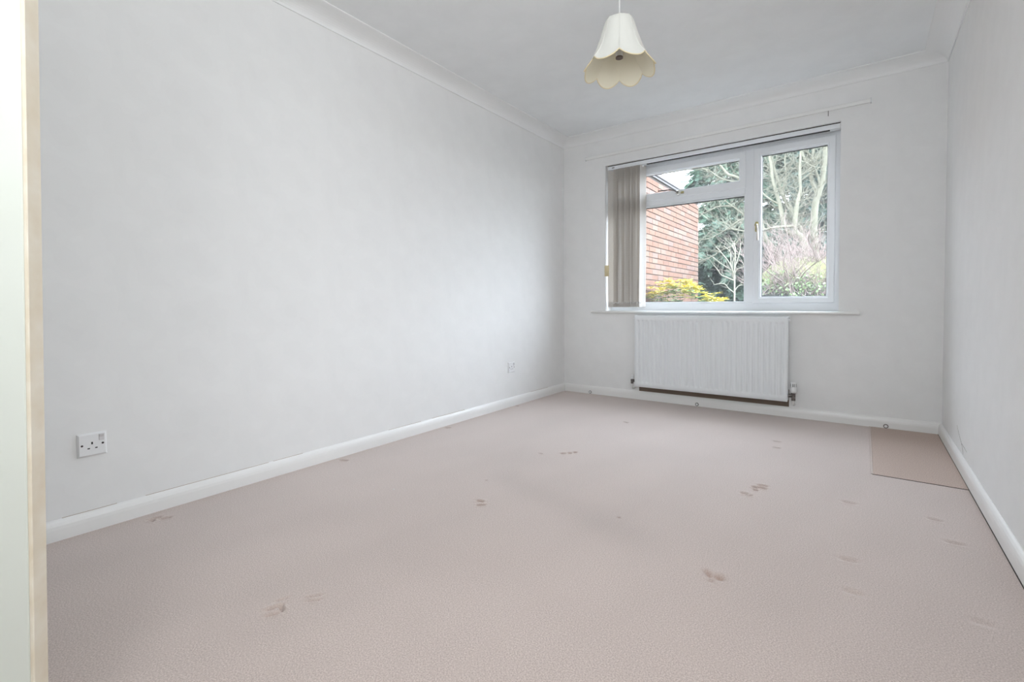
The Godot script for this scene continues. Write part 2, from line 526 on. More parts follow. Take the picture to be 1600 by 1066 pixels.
	while zz < 3.75:
		var ln := rng.randf_range(0.12, 0.5)
		if rng.randf() < 0.75: box(dl, Vector3(-0.001, 0.0725, zz), Vector3(rng.randf_range(0.001, 0.0026), 0.0742, zz + ln))
		zz += ln + rng.randf_range(0.01, 0.1)
	tag(obj("caulk_crack", dl, M.crack, sk), "brownish crack along the top of the skirting")
	skirting("baseboard_back", "white skirting board under the window wall, below the radiator", Vector3(0, 0, 0), Vector3(ROOM_W, 0, 0), Vector3.BACK)
	skirting("baseboard_right", "white skirting board under the right wall", Vector3(ROOM_W, 0, 0), Vector3(ROOM_W, 0, HALL_D), Vector3.LEFT)
	cove("trim_1", "white coving along the left wall and ceiling", Vector3(0, 0, 0), Vector3(0, 0, ROOM_D), Vector3.RIGHT)
	cove("trim_2", "white coving above the window", Vector3(0, 0, 0), Vector3(ROOM_W, 0, 0), Vector3.BACK)
	cove("trim_3", "white coving along the right wall and ceiling", Vector3(ROOM_W, 0, 0), Vector3(ROOM_W, 0, ROOM_D), Vector3.LEFT)
	# window board with a rounded nose and short horns
	st = begin()
	extrude(st, [Vector2(-0.12, 0.752), Vector2(0.022, 0.752), Vector2(0.028, 0.755), Vector2(0.031, 0.761), Vector2(0.029, 0.768), Vector2(0.022, 0.772), Vector2(-0.12, 0.772)], Vector3(0.431, 0, 0), Vector3(2.184, 0, 0), Vector3.BACK, Vector3.UP)
	for e in [[0.297, 0.431], [2.184, 2.303]]:
		extrude(st, [Vector2(0.0, 0.752), Vector2(0.022, 0.752), Vector2(0.028, 0.755), Vector2(0.031, 0.761), Vector2(0.029, 0.768), Vector2(0.022, 0.772), Vector2(0.0, 0.772)], Vector3(e[0], 0, 0), Vector3(e[1], 0, 0), Vector3.BACK, Vector3.UP)
	tag(obj("trim_4", st, M.gloss), "white window board above the radiator", "window sill", "", "structure")

func add_fill_window(called: String, label: String, at: Vector3, turn: float, size: Vector2, energy: float) -> void:
	# an added fill light outside the frame, shaped as a window with a glowing blind; it faces -z before the turn
	var w := thing(called, label, "window", at, "", "structure")
	w.rotation_degrees.y = turn
	var h := size * 0.5
	var st := begin()
	ring(st, -h.x - 0.06, -h.y - 0.06, h.x + 0.06, h.y + 0.06, [0.06, 0.06, 0.06, 0.06], -0.03, 0.0, 0.004)
	var fr := obj("frame", st, M.upvc, w, Vector3(0, 0, -0.03))
	fr.rotation_degrees.y = 180.0
	var glow := mat(Color(0.9, 0.9, 0.9), 0.7)
	glow.emission_enabled = true
	glow.emission = Color(0.98, 0.99, 1.0)
	glow.emission_energy_multiplier = 1.0
	obj("glow_panel", boxm(Vector3(-h.x, -h.y, -0.012), Vector3(h.x, h.y, -0.002)), glow, w)
	var al := AreaLight3D.new()
	al.name = called + "_light"
	al.area_size = size
	al.light_color = Color(0.96, 0.983, 1.0)
	al.light_energy = energy
	al.area_range = 12.0
	al.shadow_enabled = true
	w.add_child(al)
	al.position = Vector3(0, 0, -0.035)

func ring(st: SurfaceTool, x0: float, y0: float, x1: float, y1: float, w: Array, z0: float, z1: float, c := 0.002) -> void:
	# a rectangular frame of four mitred bars; w = left, bottom, right, top widths
	var o := [Vector2(x0, y0), Vector2(x1, y0), Vector2(x1, y1), Vector2(x0, y1)]
	var i := [Vector2(x0 + w[0], y0 + w[1]), Vector2(x1 - w[2], y0 + w[1]), Vector2(x1 - w[2], y1 - w[3]), Vector2(x0 + w[0], y1 - w[3])]
	var mid := Vector2(x0 + x1, y0 + y1) * 0.5
	st.set_smooth_group(-1)
	for k in 4:
		var a: Vector2 = o[k]
		var b: Vector2 = o[(k + 1) % 4]
		var d: Vector2 = i[(k + 1) % 4]
		var e: Vector2 = i[k]
		var side := (a + b) * 0.5 - mid
		side = Vector2(signf(side.x), 0) if k % 2 == 1 else Vector2(0, signf(side.y))
		var sh := func(p: Vector2, q: Vector2) -> Vector2: return p + Vector2(signf(q.x - p.x), signf(q.y - p.y)) * c
		var a1: Vector2 = sh.call(a, e)
		var b1: Vector2 = sh.call(b, d)
		var e1: Vector2 = sh.call(e, a)
		var d1: Vector2 = sh.call(d, b)
		var v := func(p: Vector2, z: float) -> Vector3: return Vector3(p.x, p.y, z)
		poly(st, [v.call(a1, z1), v.call(b1, z1), v.call(d1, z1), v.call(e1, z1)], Vector3.BACK)
		poly(st, [v.call(a, z0), v.call(b, z0), v.call(d, z0), v.call(e, z0)], Vector3.FORWARD)
		poly(st, [v.call(a, z0), v.call(b, z0), v.call(b, z1 - c), v.call(a, z1 - c)], Vector3(side.x, side.y, 0))
		poly(st, [v.call(e, z0), v.call(d, z0), v.call(d, z1 - c), v.call(e, z1 - c)], Vector3(-side.x, -side.y, 0))
		poly(st, [v.call(a, z1 - c), v.call(b, z1 - c), v.call(b1, z1), v.call(a1, z1)], Vector3(side.x, side.y, 1))
		poly(st, [v.call(e, z1 - c), v.call(d, z1 - c), v.call(d1, z1), v.call(e1, z1)], Vector3(-side.x, -side.y, 1))

func make_window() -> void:
	var w := thing("window_1", "white plastic window of three panes looking onto the garden", "window", Vector3.ZERO, "", "structure")
	var zf := -0.12
	var st := begin()
	ring(st, 0.43, 0.772, 2.195, 2.085, [0.065, 0.066, 0.046, 0.063], -0.19, zf, 0.004)
	obj("frame", st, M.upvc, w)
	obj("mullion", boxm(Vector3(1.566, 0.836, -0.19), Vector3(1.634, 2.024, zf), 0.004), M.upvc, w)
	obj("transom", boxm(Vector3(0.493, 1.690, -0.19), Vector3(1.567, 1.744, zf), 0.004), M.upvc, w)
	# opening vent, top left
	st = begin()
	ring(st, 0.487, 1.736, 1.572, 2.026, [0.045, 0.058, 0.045, 0.056], -0.175, -0.107, 0.005)
	ring(st, 0.528, 1.790, 1.531, 1.974, [0.010, 0.010, 0.010, 0.010], -0.16, -0.113, 0.007)
	var vent := obj("vent_sash", st, M.upvc, w)
	st = begin()
	ring(st, 0.534, 1.796, 1.525, 1.968, [0.005, 0.004, 0.004, 0.006], -0.158, -0.146, 0.001)
	obj("gasket", st, M.gasket, vent)
	obj("pane", boxm(Vector3(0.53, 1.79, -0.150), Vector3(1.53, 1.972, -0.146)), M.glass, vent)
	# fixed pane below
	st = begin()
	ring(st, 0.493, 0.836, 1.568, 1.692, [0.012, 0.012, 0.010, 0.012], -0.16, -0.126, 0.008)
	var bead := obj("glazing_bead", st, M.upvc, w)
	st = begin()
	ring(st, 0.504, 0.846, 1.560, 1.681, [0.005, 0.004, 0.004, 0.006], -0.158, -0.146, 0.001)
	obj("gasket", st, M.gasket, bead)
	obj("pane", boxm(Vector3(0.50, 0.842, -0.150), Vector3(1.562, 1.685, -0.146)), M.glass, w)
	# tall casement on the right
	st = begin()
	ring(st, 1.627, 0.833, 2.155, 2.028, [0.046, 0.042, 0.042, 0.050], -0.175, -0.107, 0.005)
	ring(st, 1.670, 0.872, 2.116, 1.981, [0.011, 0.011, 0.011, 0.011], -0.16, -0.113, 0.008)
	var cas := obj("casement_sash", st, M.upvc, w)
	st = begin()
	ring(st, 1.680, 0.880, 2.107, 1.972, [0.004, 0.004, 0.005, 0.006], -0.158, -0.146, 0.001)
	obj("gasket", st, M.gasket, cas)
	obj("pane", boxm(Vector3(1.674, 0.876, -0.150), Vector3(2.112, 1.976, -0.146)), M.glass, cas)
	# casement handle: brassy lock body, silver lever hanging down
	st = begin()
	box(st, Vector3(1.642, 1.385, -0.108), Vector3(1.664, 1.462, -0.094), 0.004)
	lathe(st, [Vector2(0.013, 0), Vector2(0.013, 0.018), Vector2(0.010, 0.022), Vector2(0, 0.023)], 14, Vector3(1.653, 1.437, -0.097), Vector3.BACK)
	lathe(st, [Vector2(0.009, 0), Vector2(0.009, 0.012), Vector2(0.007, 0.014), Vector2(0, 0.0145)], 12, Vector3(1.653, 1.404, -0.097), Vector3.BACK)
	var hd := tag(obj("handle", st, M.brass, w), "brassy lock body of the casement handle")
	st = begin()
	tube(st, spline([Vector3(1.653, 1.438, -0.08), Vector3(1.659, 1.430, -0.062), Vector3(1.664, 1.40, -0.054), Vector3(1.666, 1.36, -0.056), Vector3(1.667, 1.315, -0.06)], 4), [0.007, 0.0075, 0.0075, 0.007, 0.0065], 8)
	obj("lever", st, M.chrome, hd)
	obj("keyhole", boxm(Vector3(1.650, 1.400, -0.084), Vector3(1.656, 1.408, -0.0825)), M.dark, hd)
	# vent fastener on the vent's bottom rail
	st = begin()
	lathe(st, [Vector2(0.020, 0), Vector2(0.020, 0.014), Vector2(0.016, 0.020), Vector2(0, 0.021)], 16, Vector3(1.052, 1.772, -0.108), Vector3.BACK)
	box(st, Vector3(1.052, 1.757, -0.108), Vector3(1.10, 1.780, -0.100), 0.003)
	hd = tag(obj("handle", st, M.chrome, w), "round silver fastener of the top vent")
	st = begin()
	tube(st, spline([Vector3(1.05, 1.774, -0.085), Vector3(1.02, 1.79, -0.070), Vector3(0.985, 1.797, -0.066), Vector3(0.94, 1.798, -0.066), Vector3(0.893, 1.800, -0.066)], 4), [0.007, 0.006, 0.005, 0.005, 0.005], 8)
	obj("lever", st, M.old_metal, hd)
	st = begin()
	box(st, Vector3(1.075, 1.760, -0.101), Vector3(1.10, 1.777, -0.092), 0.003)
	obj("striker", st, M.brass, hd)
	obj("keyhole", boxm(Vector3(1.048, 1.769, -0.0885), Vector3(1.056, 1.777, -0.0865)), M.dark, hd)

func make_blind() -> void:
	var b := thing("vertical_blind", "grey beige vertical blind drawn back to the left of the window", "blind", Vector3(0.43, 2.08, -0.05))
	var st := begin()
	# headrail: a shallow channel open below with a slot
	box(st, Vector3(0.018, -0.038, 0.004), Vector3(1.748, -0.006, 0.026), 0.002)
	box(st, Vector3(0.018, -0.038, -0.026), Vector3(1.748, -0.006, -0.004), 0.002)
	box(st, Vector3(0.018, -0.014, -0.024), Vector3(1.748, -0.005, 0.024), 0.002)
	var hr := obj("headrail", st, M.upvc, b)
	obj("slot", boxm(Vector3(0.37, -0.0395, -0.010), Vector3(1.69, -0.036, 0.020)), M.dark, hr)
	obj("end_cap", boxm(Vector3(0.010, -0.040, -0.028), Vector3(0.019, -0.004, 0.028), 0.002), M.plastic, hr)
	obj("end_cap", boxm(Vector3(1.747, -0.040, -0.028), Vector3(1.754, -0.004, 0.028), 0.002), M.plastic, hr)
	# the maker's small dark badge is only a smudge in the photograph
	obj("badge", boxm(Vector3(0.055, -0.026, 0.026), Vector3(0.078, -0.018, 0.0268)), M.old_metal, hr)
	obj("gap_shade", boxm(Vector3(0.010, -0.0045, -0.02), Vector3(1.752, 0.0012, 0.022)), M.shadowgap, hr)  # dark strip stands in for the shade in the gap above the headrail
	for k in 8:
		obj("bracket", boxm(Vector3(0.15 + k * 0.21, -0.006, -0.02), Vector3(0.175 + k * 0.21, 0.0005, 0.02)), M.plastic, hr)
	# slats: the first hangs turned towards the room, the rest are bunched edge on
	var n := 15
	for i in n:
		var x := 0.052 if i == 0 else 0.10 + (i - 1) * 0.0180
		var ang := 28.0 if i == 0 else 67.0 + 9.0 * sin(i * 2.3)
		if i == 1: ang = 50.0
		var d := Vector3(cos(deg_to_rad(ang)), 0, -sin(deg_to_rad(ang)))
		var nrm := Vector3(d.z, 0, -d.x)
		var half := 0.0445
		var len_ := 1.235
		var s := begin()
		s.set_smooth_group(1)
		var cols := 6
		var rows := 10
		var at := func(u: float, v: float, off: float) -> Vector3:
			var tw: float = (0.006 * sin(v * 3.0 + i * 1.7) + 0.004 * sin(v * 7.0 + i)) * v
			return Vector3(x + tw * 0.4, -0.04 - v * len_, 0.0) + d * (u * half) + nrm * (off + 0.0035 * cos(u * PI * 0.5) + tw)
		for side in [-1.0, 1.0]:
			for r in rows:
				for c in cols:
					var u0 := -1.0 + 2.0 * c / cols
					var u1 := -1.0 + 2.0 * (c + 1) / cols
					var v0 := float(r) / rows
					var v1 := float(r + 1) / rows
					poly(s, [at.call(u0, v0, side * 0.0005), at.call(u1, v0, side * 0.0005), at.call(u1, v1, side * 0.0005), at.call(u0, v1, side * 0.0005)], nrm * side)
		var sl := obj("slat", s, M.slat, b)
		# hem pocket with its weight
		s = begin()
		var e := [at.call(-0.98, 0.965, 0.0), at.call(0.98, 0.965, 0.0), at.call(0.98, 1.0, 0.0), at.call(-0.98, 1.0, 0.0)]
		for side in [-1.0, 1.0]:
			poly(s, [e[0] + nrm * side * 0.0035, e[1] + nrm * side * 0.0035, e[2] + nrm * side * 0.002, e[3] + nrm * side * 0.002], nrm * side)
		poly(s, [e[2] + nrm * 0.002, e[3] + nrm * 0.002, e[3] - nrm * 0.002, e[2] - nrm * 0.002], Vector3.DOWN)
		poly(s, [e[0] + nrm * 0.0035, e[1] + nrm * 0.0035, e[1] - nrm * 0.0035, e[0] - nrm * 0.0035], Vector3.UP)
		obj("hem_weight", s, M.slat, sl)
		s = begin()
		var top: Vector3 = at.call(0.0, 0.0, 0.0)
		box(s, top + Vector3(-0.008, -0.008, -0.008), top + Vector3(0.008, 0.006, 0.008), 0.002)
		obj("hanger", s, M.plastic, sl)
	# bead chain loops between the hem weights
	for zz in [-0.03, 0.036]:
		st = begin()
		for i in n - 1:
			var x0 := 0.052 if i == 0 else 0.10 + (i - 1) * 0.0180
			var x1 := 0.10 + i * 0.0180
			tube(st, [Vector3(x0, -1.228, zz), Vector3((x0 + x1) * 0.5, -1.242, zz + 0.002), Vector3(x1, -1.228, zz)], [0.0022], 5)
		obj("bead_chain", st, M.plastic, b)
	st = begin()
	for dx in [0.0, 0.008]:
		tube(st, spline([Vector3(0.012 + dx, -0.03, 0.03), Vector3(0.010 + dx, -0.4, 0.054), Vector3(0.012 + dx * 1.4, -0.9, 0.058)], 5), [0.0011], 5)
	obj("cord", st, M.cord, b)
	st = begin()
	box(st, Vector3(-0.002, -0.997, 0.052), Vector3(0.040, -0.897, 0.064), 0.004)
	box(st, Vector3(-0.002, -0.951, 0.0515), Vector3(0.040, -0.947, 0.0645), 0.0003)
	tag(obj("cord_weight", st, M.tagcream, b), "cream plastic weight on the blind cord")

func make_curtain_rail() -> void:
	var r := thing("curtain_rail", "long thin white curtain rail fixed above the window", "curtain rail", Vector3(0.242, 2.16, 0))
	var st := begin()
	extrude(st, [Vector2(0.0, 0.003), Vector2(0.014, 0.003), Vector2(0.016, 0.0), Vector2(0.020, 0.0), Vector2(0.021, 0.006), Vector2(0.021, 0.020), Vector2(0.018, 0.025), Vector2(0.0, 0.026)], Vector3(0, 0, 0), Vector3(2.103, 0, 0), Vector3.BACK, Vector3.UP)
	obj("rail", st, M.gloss, r)
	for x in [-0.006, 2.101]:
		obj("end_stop", boxm(Vector3(x, -0.004, 0), Vector3(x + 0.008, 0.028, 0.024), 0.002), M.plastic, r)
	obj("runner", boxm(Vector3(1.868, -0.035, 0.010), Vector3(1.872, 0.001, 0.014), 0.001), M.old_metal, r)

func make_radiator() -> void:
	var r := thing("radiator", "white ribbed panel radiator under the window", "radiator", Vector3(0.745, 0.126, 0.0))
	var W := 1.145
	var H := 0.604
	var ribs := 30
	var pitch := (W - 0.03) / ribs
	# pressed front panel: a height field with sunken channels
	var st := begin()
	st.set_smooth_group(1)
	var xs := [0.0, 0.004]
	for k in ribs:
		var a := 0.015 + k * pitch
		for f in [0.06, 0.18, 0.3, 0.5, 0.7, 0.82, 0.94]: xs.append(a + f * pitch)
	xs.append_array([W - 0.004, W])
	var ys := [0.0, 0.006, 0.028, 0.034, 0.040, 0.046, 0.052, 0.30, 0.552, 0.558, 0.564, 0.570, 0.576, 0.598, H]
	var depth := func(x: float, y: float) -> float:
		var e := 0.0
		if x < 0.002 or x > W - 0.002 or y < 0.003 or y > H - 0.003: e = 0.006
		var u := fposmod((x - 0.015) / pitch, 1.0)
		var a := clampf(1.0 - absf(u - 0.5) / 0.34, 0.0, 1.0)
		if x < 0.015 or x > W - 0.015: a = 0.0
		a = smoothstep(0.0, 0.75, a)
		var q := smoothstep(0.031, 0.049, y) * (1.0 - smoothstep(0.555, 0.573, y))
		return 0.090 - e - 0.0105 * a * q
	for j in ys.size() - 1:
		for i in xs.size() - 1:
			poly(st, [Vector3(xs[i], ys[j], depth.call(xs[i], ys[j])), Vector3(xs[i + 1], ys[j], depth.call(xs[i + 1], ys[j])), Vector3(xs[i + 1], ys[j + 1], depth.call(xs[i + 1], ys[j + 1])), Vector3(xs[i], ys[j + 1], depth.call(xs[i], ys[j + 1]))], Vector3.BACK)
	box(st, Vector3(0, 0, 0.070), Vector3(W, H, 0.079))
	obj("front_panel", st, M.rad, r)
	# convector fins behind
	st = begin()
	for k in 36: box(st, Vector3(0.02 + k * 0.031, 0.05, 0.045), Vector3(0.0215 + k * 0.031, H - 0.05, 0.074))
	box(st, Vector3(0.01, 0.02, 0.035), Vector3(W - 0.01, H - 0.03, 0.045), 0.003)
	tag(obj("convector_fins", st, M.rad, r), "", "", "", "stuff")
	# edge lip and side panels
	for x in [-0.002, W - 0.010]:
		obj("side_panel", boxm(Vector3(x, 0.004, 0.028), Vector3(x + 0.012, H + 0.004, 0.0865), 0.002), M.rad, r)
	st = begin()
	box(st, Vector3(-0.002, H - 0.004, 0.028), Vector3(W + 0.002, H + 0.002, 0.040), 0.001)
	box(st, Vector3(-0.002, H - 0.004, 0.076), Vector3(W + 0.002, H + 0.002, 0.0875), 0.001)
	for k in 62: box(st, Vector3(0.006 + k * 0.0185, H - 0.003, 0.038), Vector3(0.013 + k * 0.0185, H + 0.001, 0.078))
	obj("top_grille", st, M.rad, r)
	obj("bottom_rail", boxm(Vector3(-0.002, -0.003, 0.070), Vector3(W + 0.002, 0.007, 0.0865), 0.002), M.rad, r)
	for x in [0.18, 0.96]:
		obj("bracket", boxm(Vector3(x, 0.03, 0.0), Vector3(x + 0.03, H - 0.05, 0.036)), M.rad, r)
	# lockshield valve, left
	var vx := -0.034
	var st2 := begin()
	lathe(st2, [Vector2(0.010, -0.012), Vector2(0.012, -0.010), Vector2(0.012, 0.010), Vector2(0.009, 0.014)], 12, Vector3(vx, 0.042, 0.058))
	lathe(st2, [Vector2(0.009, 0), Vector2(0.009, 0.010), Vector2(0.012, 0.011), Vector2(0.012, 0.024), Vector2(0.008, 0.025), Vector2(0.008, 0.034)], 8, Vector3(vx, 0.042, 0.058), Vector3.RIGHT)
	lathe(st2, [Vector2(0.012, -0.026), Vector2(0.012, -0.013), Vector2(0.008, -0.012)], 8, Vector3(vx, 0.042, 0.058))
	var v := tag(obj("valve", st2, M.old_metal, r), "metal lockshield valve")
	st2 = begin()
	lathe(st2, [Vector2(0.012, 0.014), Vector2(0.012, 0.040), Vector2(0.010, 0.046), Vector2(0, 0.047)], 14, Vector3(vx, 0.042, 0.058))
	tag(obj("valve_cap", st2, M.plastic, v), "white plastic cap")
	st2 = begin()
	tube(st2, spline([Vector3(vx, 0.018, 0.058), Vector3(vx, -0.01, 0.058), Vector3(vx, -0.026, 0.045), Vector3(vx, -0.03, -0.002)], 4), [0.0075], 10)
	obj("pipe", st2, M.gloss, v)
	# thermostatic valve, right
	vx = W + 0.036
	st2 = begin()
	lathe(st2, [Vector2(0.010, -0.014), Vector2(0.013, -0.010), Vector2(0.013, 0.012), Vector2(0.015, 0.016), Vector2(0.015, 0.022)], 12, Vector3(vx, 0.040, 0.058))
	lathe(st2, [Vector2(0.010, 0), Vector2(0.010, 0.010), Vector2(0.014, 0.011), Vector2(0.014, 0.026), Vector2(0.009, 0.027), Vector2(0.009, 0.036)], 8, Vector3(vx, 0.040, 0.058), Vector3.LEFT)
	lathe(st2, [Vector2(0.013, -0.034), Vector2(0.013, -0.016), Vector2(0.009, -0.014)], 8, Vector3(vx, 0.040, 0.058))
	lathe(st2, [Vector2(0.010, 0), Vector2(0.010, 0.022), Vector2(0.0, 0.023)], 10, Vector3(vx, 0.028, 0.066), Vector3.BACK)
	v = tag(obj("valve", st2, M.old_metal, r), "metal body of the thermostatic valve")
	st2 = begin()
	lathe(st2, [Vector2(0.014, 0.020), Vector2(0.020, 0.030), Vector2(0.021, 0.056), Vector2(0.019, 0.060), Vector2(0.019, 0.092), Vector2(0.016, 0.098), Vector2(0, 0.099)], 18, Vector3(vx, 0.040, 0.058))
	var cap := tag(obj("valve_cap", st2, M.plastic, v), "white thermostat head")
	st2 = begin()
	for a in [-7.0, 19.0, 64.0, -60.0]:
		var dd := Vector3(sin(deg_to_rad(a)), 0, cos(deg_to_rad(a)))
		var ctr := Vector3(vx, 0.117, 0.058) + dd * 0.0192
		var sd := Vector3(dd.z, 0, -dd.x)
		poly(st2, [ctr - sd * 0.0019 - Vector3(0, 0.011, 0), ctr + sd * 0.0019 - Vector3(0, 0.011, 0), ctr + sd * 0.0019 + Vector3(0, 0.011, 0), ctr - sd * 0.0019 + Vector3(0, 0.011, 0)], dd)
	obj("slot", st2, M.dark, cap)
	st2 = begin()
	tube(st2, spline([Vector3(vx, 0.014, 0.058), Vector3(vx, -0.01, 0.058), Vector3(vx, -0.026, 0.045), Vector3(vx, -0.03, -0.002)], 4), [0.0075], 10)
	obj("pipe", st2, M.gloss, v)
	# bleed plug, top right
	st2 = begin()
	lathe(st2, [Vector2(0.010, 0), Vector2(0.010, 0.008), Vector2(0.006, 0.010), Vector2(0, 0.0105)], 10, Vector3(W + 0.002, H - 0.022, 0.058), Vector3.RIGHT)
	obj("bleed_plug", st2, M.plastic, r)

func make_socket() -> Node3D:
	# built facing +x, its plate centred on the origin
	var s := thing("wall_socket", "white single switched socket low on the left wall, near the doorway", "socket", Vector3(0, 0.322, 3.51))
	var st := begin()
	var q := func(h: float, x: float) -> Array: return [Vector3(x, -h, -h), Vector3(x, -h, h), Vector3(x, h, h), Vector3(x, h, -h)]
	var o: Array = q.call(0.043, 0.0)
	var a: Array = q.call(0.043, 0.004)
	var b: Array = q.call(0.0375, 0.0095)
	for k in 4:
		var k1 := (k + 1) % 4
		var od: Vector3 = (o[k] + o[k1]) * 0.5
		poly(st, [o[k], o[k1], a[k1], a[k]], od)
		poly(st, [a[k], a[k1], b[k1], b[k]], od + Vector3(0.03, 0, 0))
	poly(st, b, Vector3.RIGHT)
	obj("plate", st, M.plastic, s)
	# rocker at the upper right (towards -z), in a shallow surround
	st = begin()
	box(st, Vector3(0.0090, 0.012, -0.0345), Vector3(0.0105, 0.036, -0.019), 0.0006)
	var sw := obj("switch_surround", st, M.switch, s)
	st = begin()
	extrude(st, [Vector2(0.010, 0.014), Vector2(0.0122, 0.014), Vector2(0.0112, 0.024), Vector2(0.0135, 0.034), Vector2(0.010, 0.034)], Vector3(0, 0, -0.033), Vector3(0, 0, -0.0205), Vector3.RIGHT, Vector3.UP)
	obj("rocker", st, M.switch, sw)
	obj("pin_slot", boxm(Vector3(0.008, 0.001, 0.0025 - 0.004), Vector3(0.0098, 0.010, 0.0025 + 0.001)), M.dark, s)
	obj("pin_slot", boxm(Vector3(0.008, -0.0155, 0.0075), Vector3(0.0098, -0.0115, 0.0145)), M.dark, s)
	obj("pin_slot", boxm(Vector3(0.008, -0.0155, -0.0145), Vector3(0.0098, -0.0115, -0.0075)), M.dark, s)
	for z in [-0.030, 0.030]:
		st = begin()
		lathe(st, [Vector2(0.0038, 0), Vector2(0.0038, 0.0008), Vector2(0.003, 0.0012), Vector2(0, 0.0012)], 12, Vector3(0.0093, 0.0, z), Vector3.RIGHT)
		obj("screw", st, M.screw, s)
	return s

func make_plugs() -> void:
	var spots := [[0.286, "small round screw cap at the foot of the skirting, left of the radiator"], [1.246, "small round screw cap on the skirting below the radiator"], [2.452, "small round screw cap on the skirting beside the carpet patch"]]
	for p in spots:
		var c := thing("screw_cap", p[1], "screw cap", Vector3(p[0], 0.016, 0.018), "screw caps on the skirting under the window wall")
		var st := begin()
		lathe(st, [Vector2(0.014, 0), Vector2(0.014, 0.002), Vector2(0.011, 0.004), Vector2(0.009, 0.004)], 18, Vector3.ZERO, Vector3.BACK)
		obj("rim", st, M.old_metal, c)
		st = begin()
		lathe(st, [Vector2(0.0095, 0.0025), Vector2(0.006, 0.0042), Vector2(0, 0.0046)], 18, Vector3.ZERO, Vector3.BACK)
		obj("cap", st, M.plastic, c)

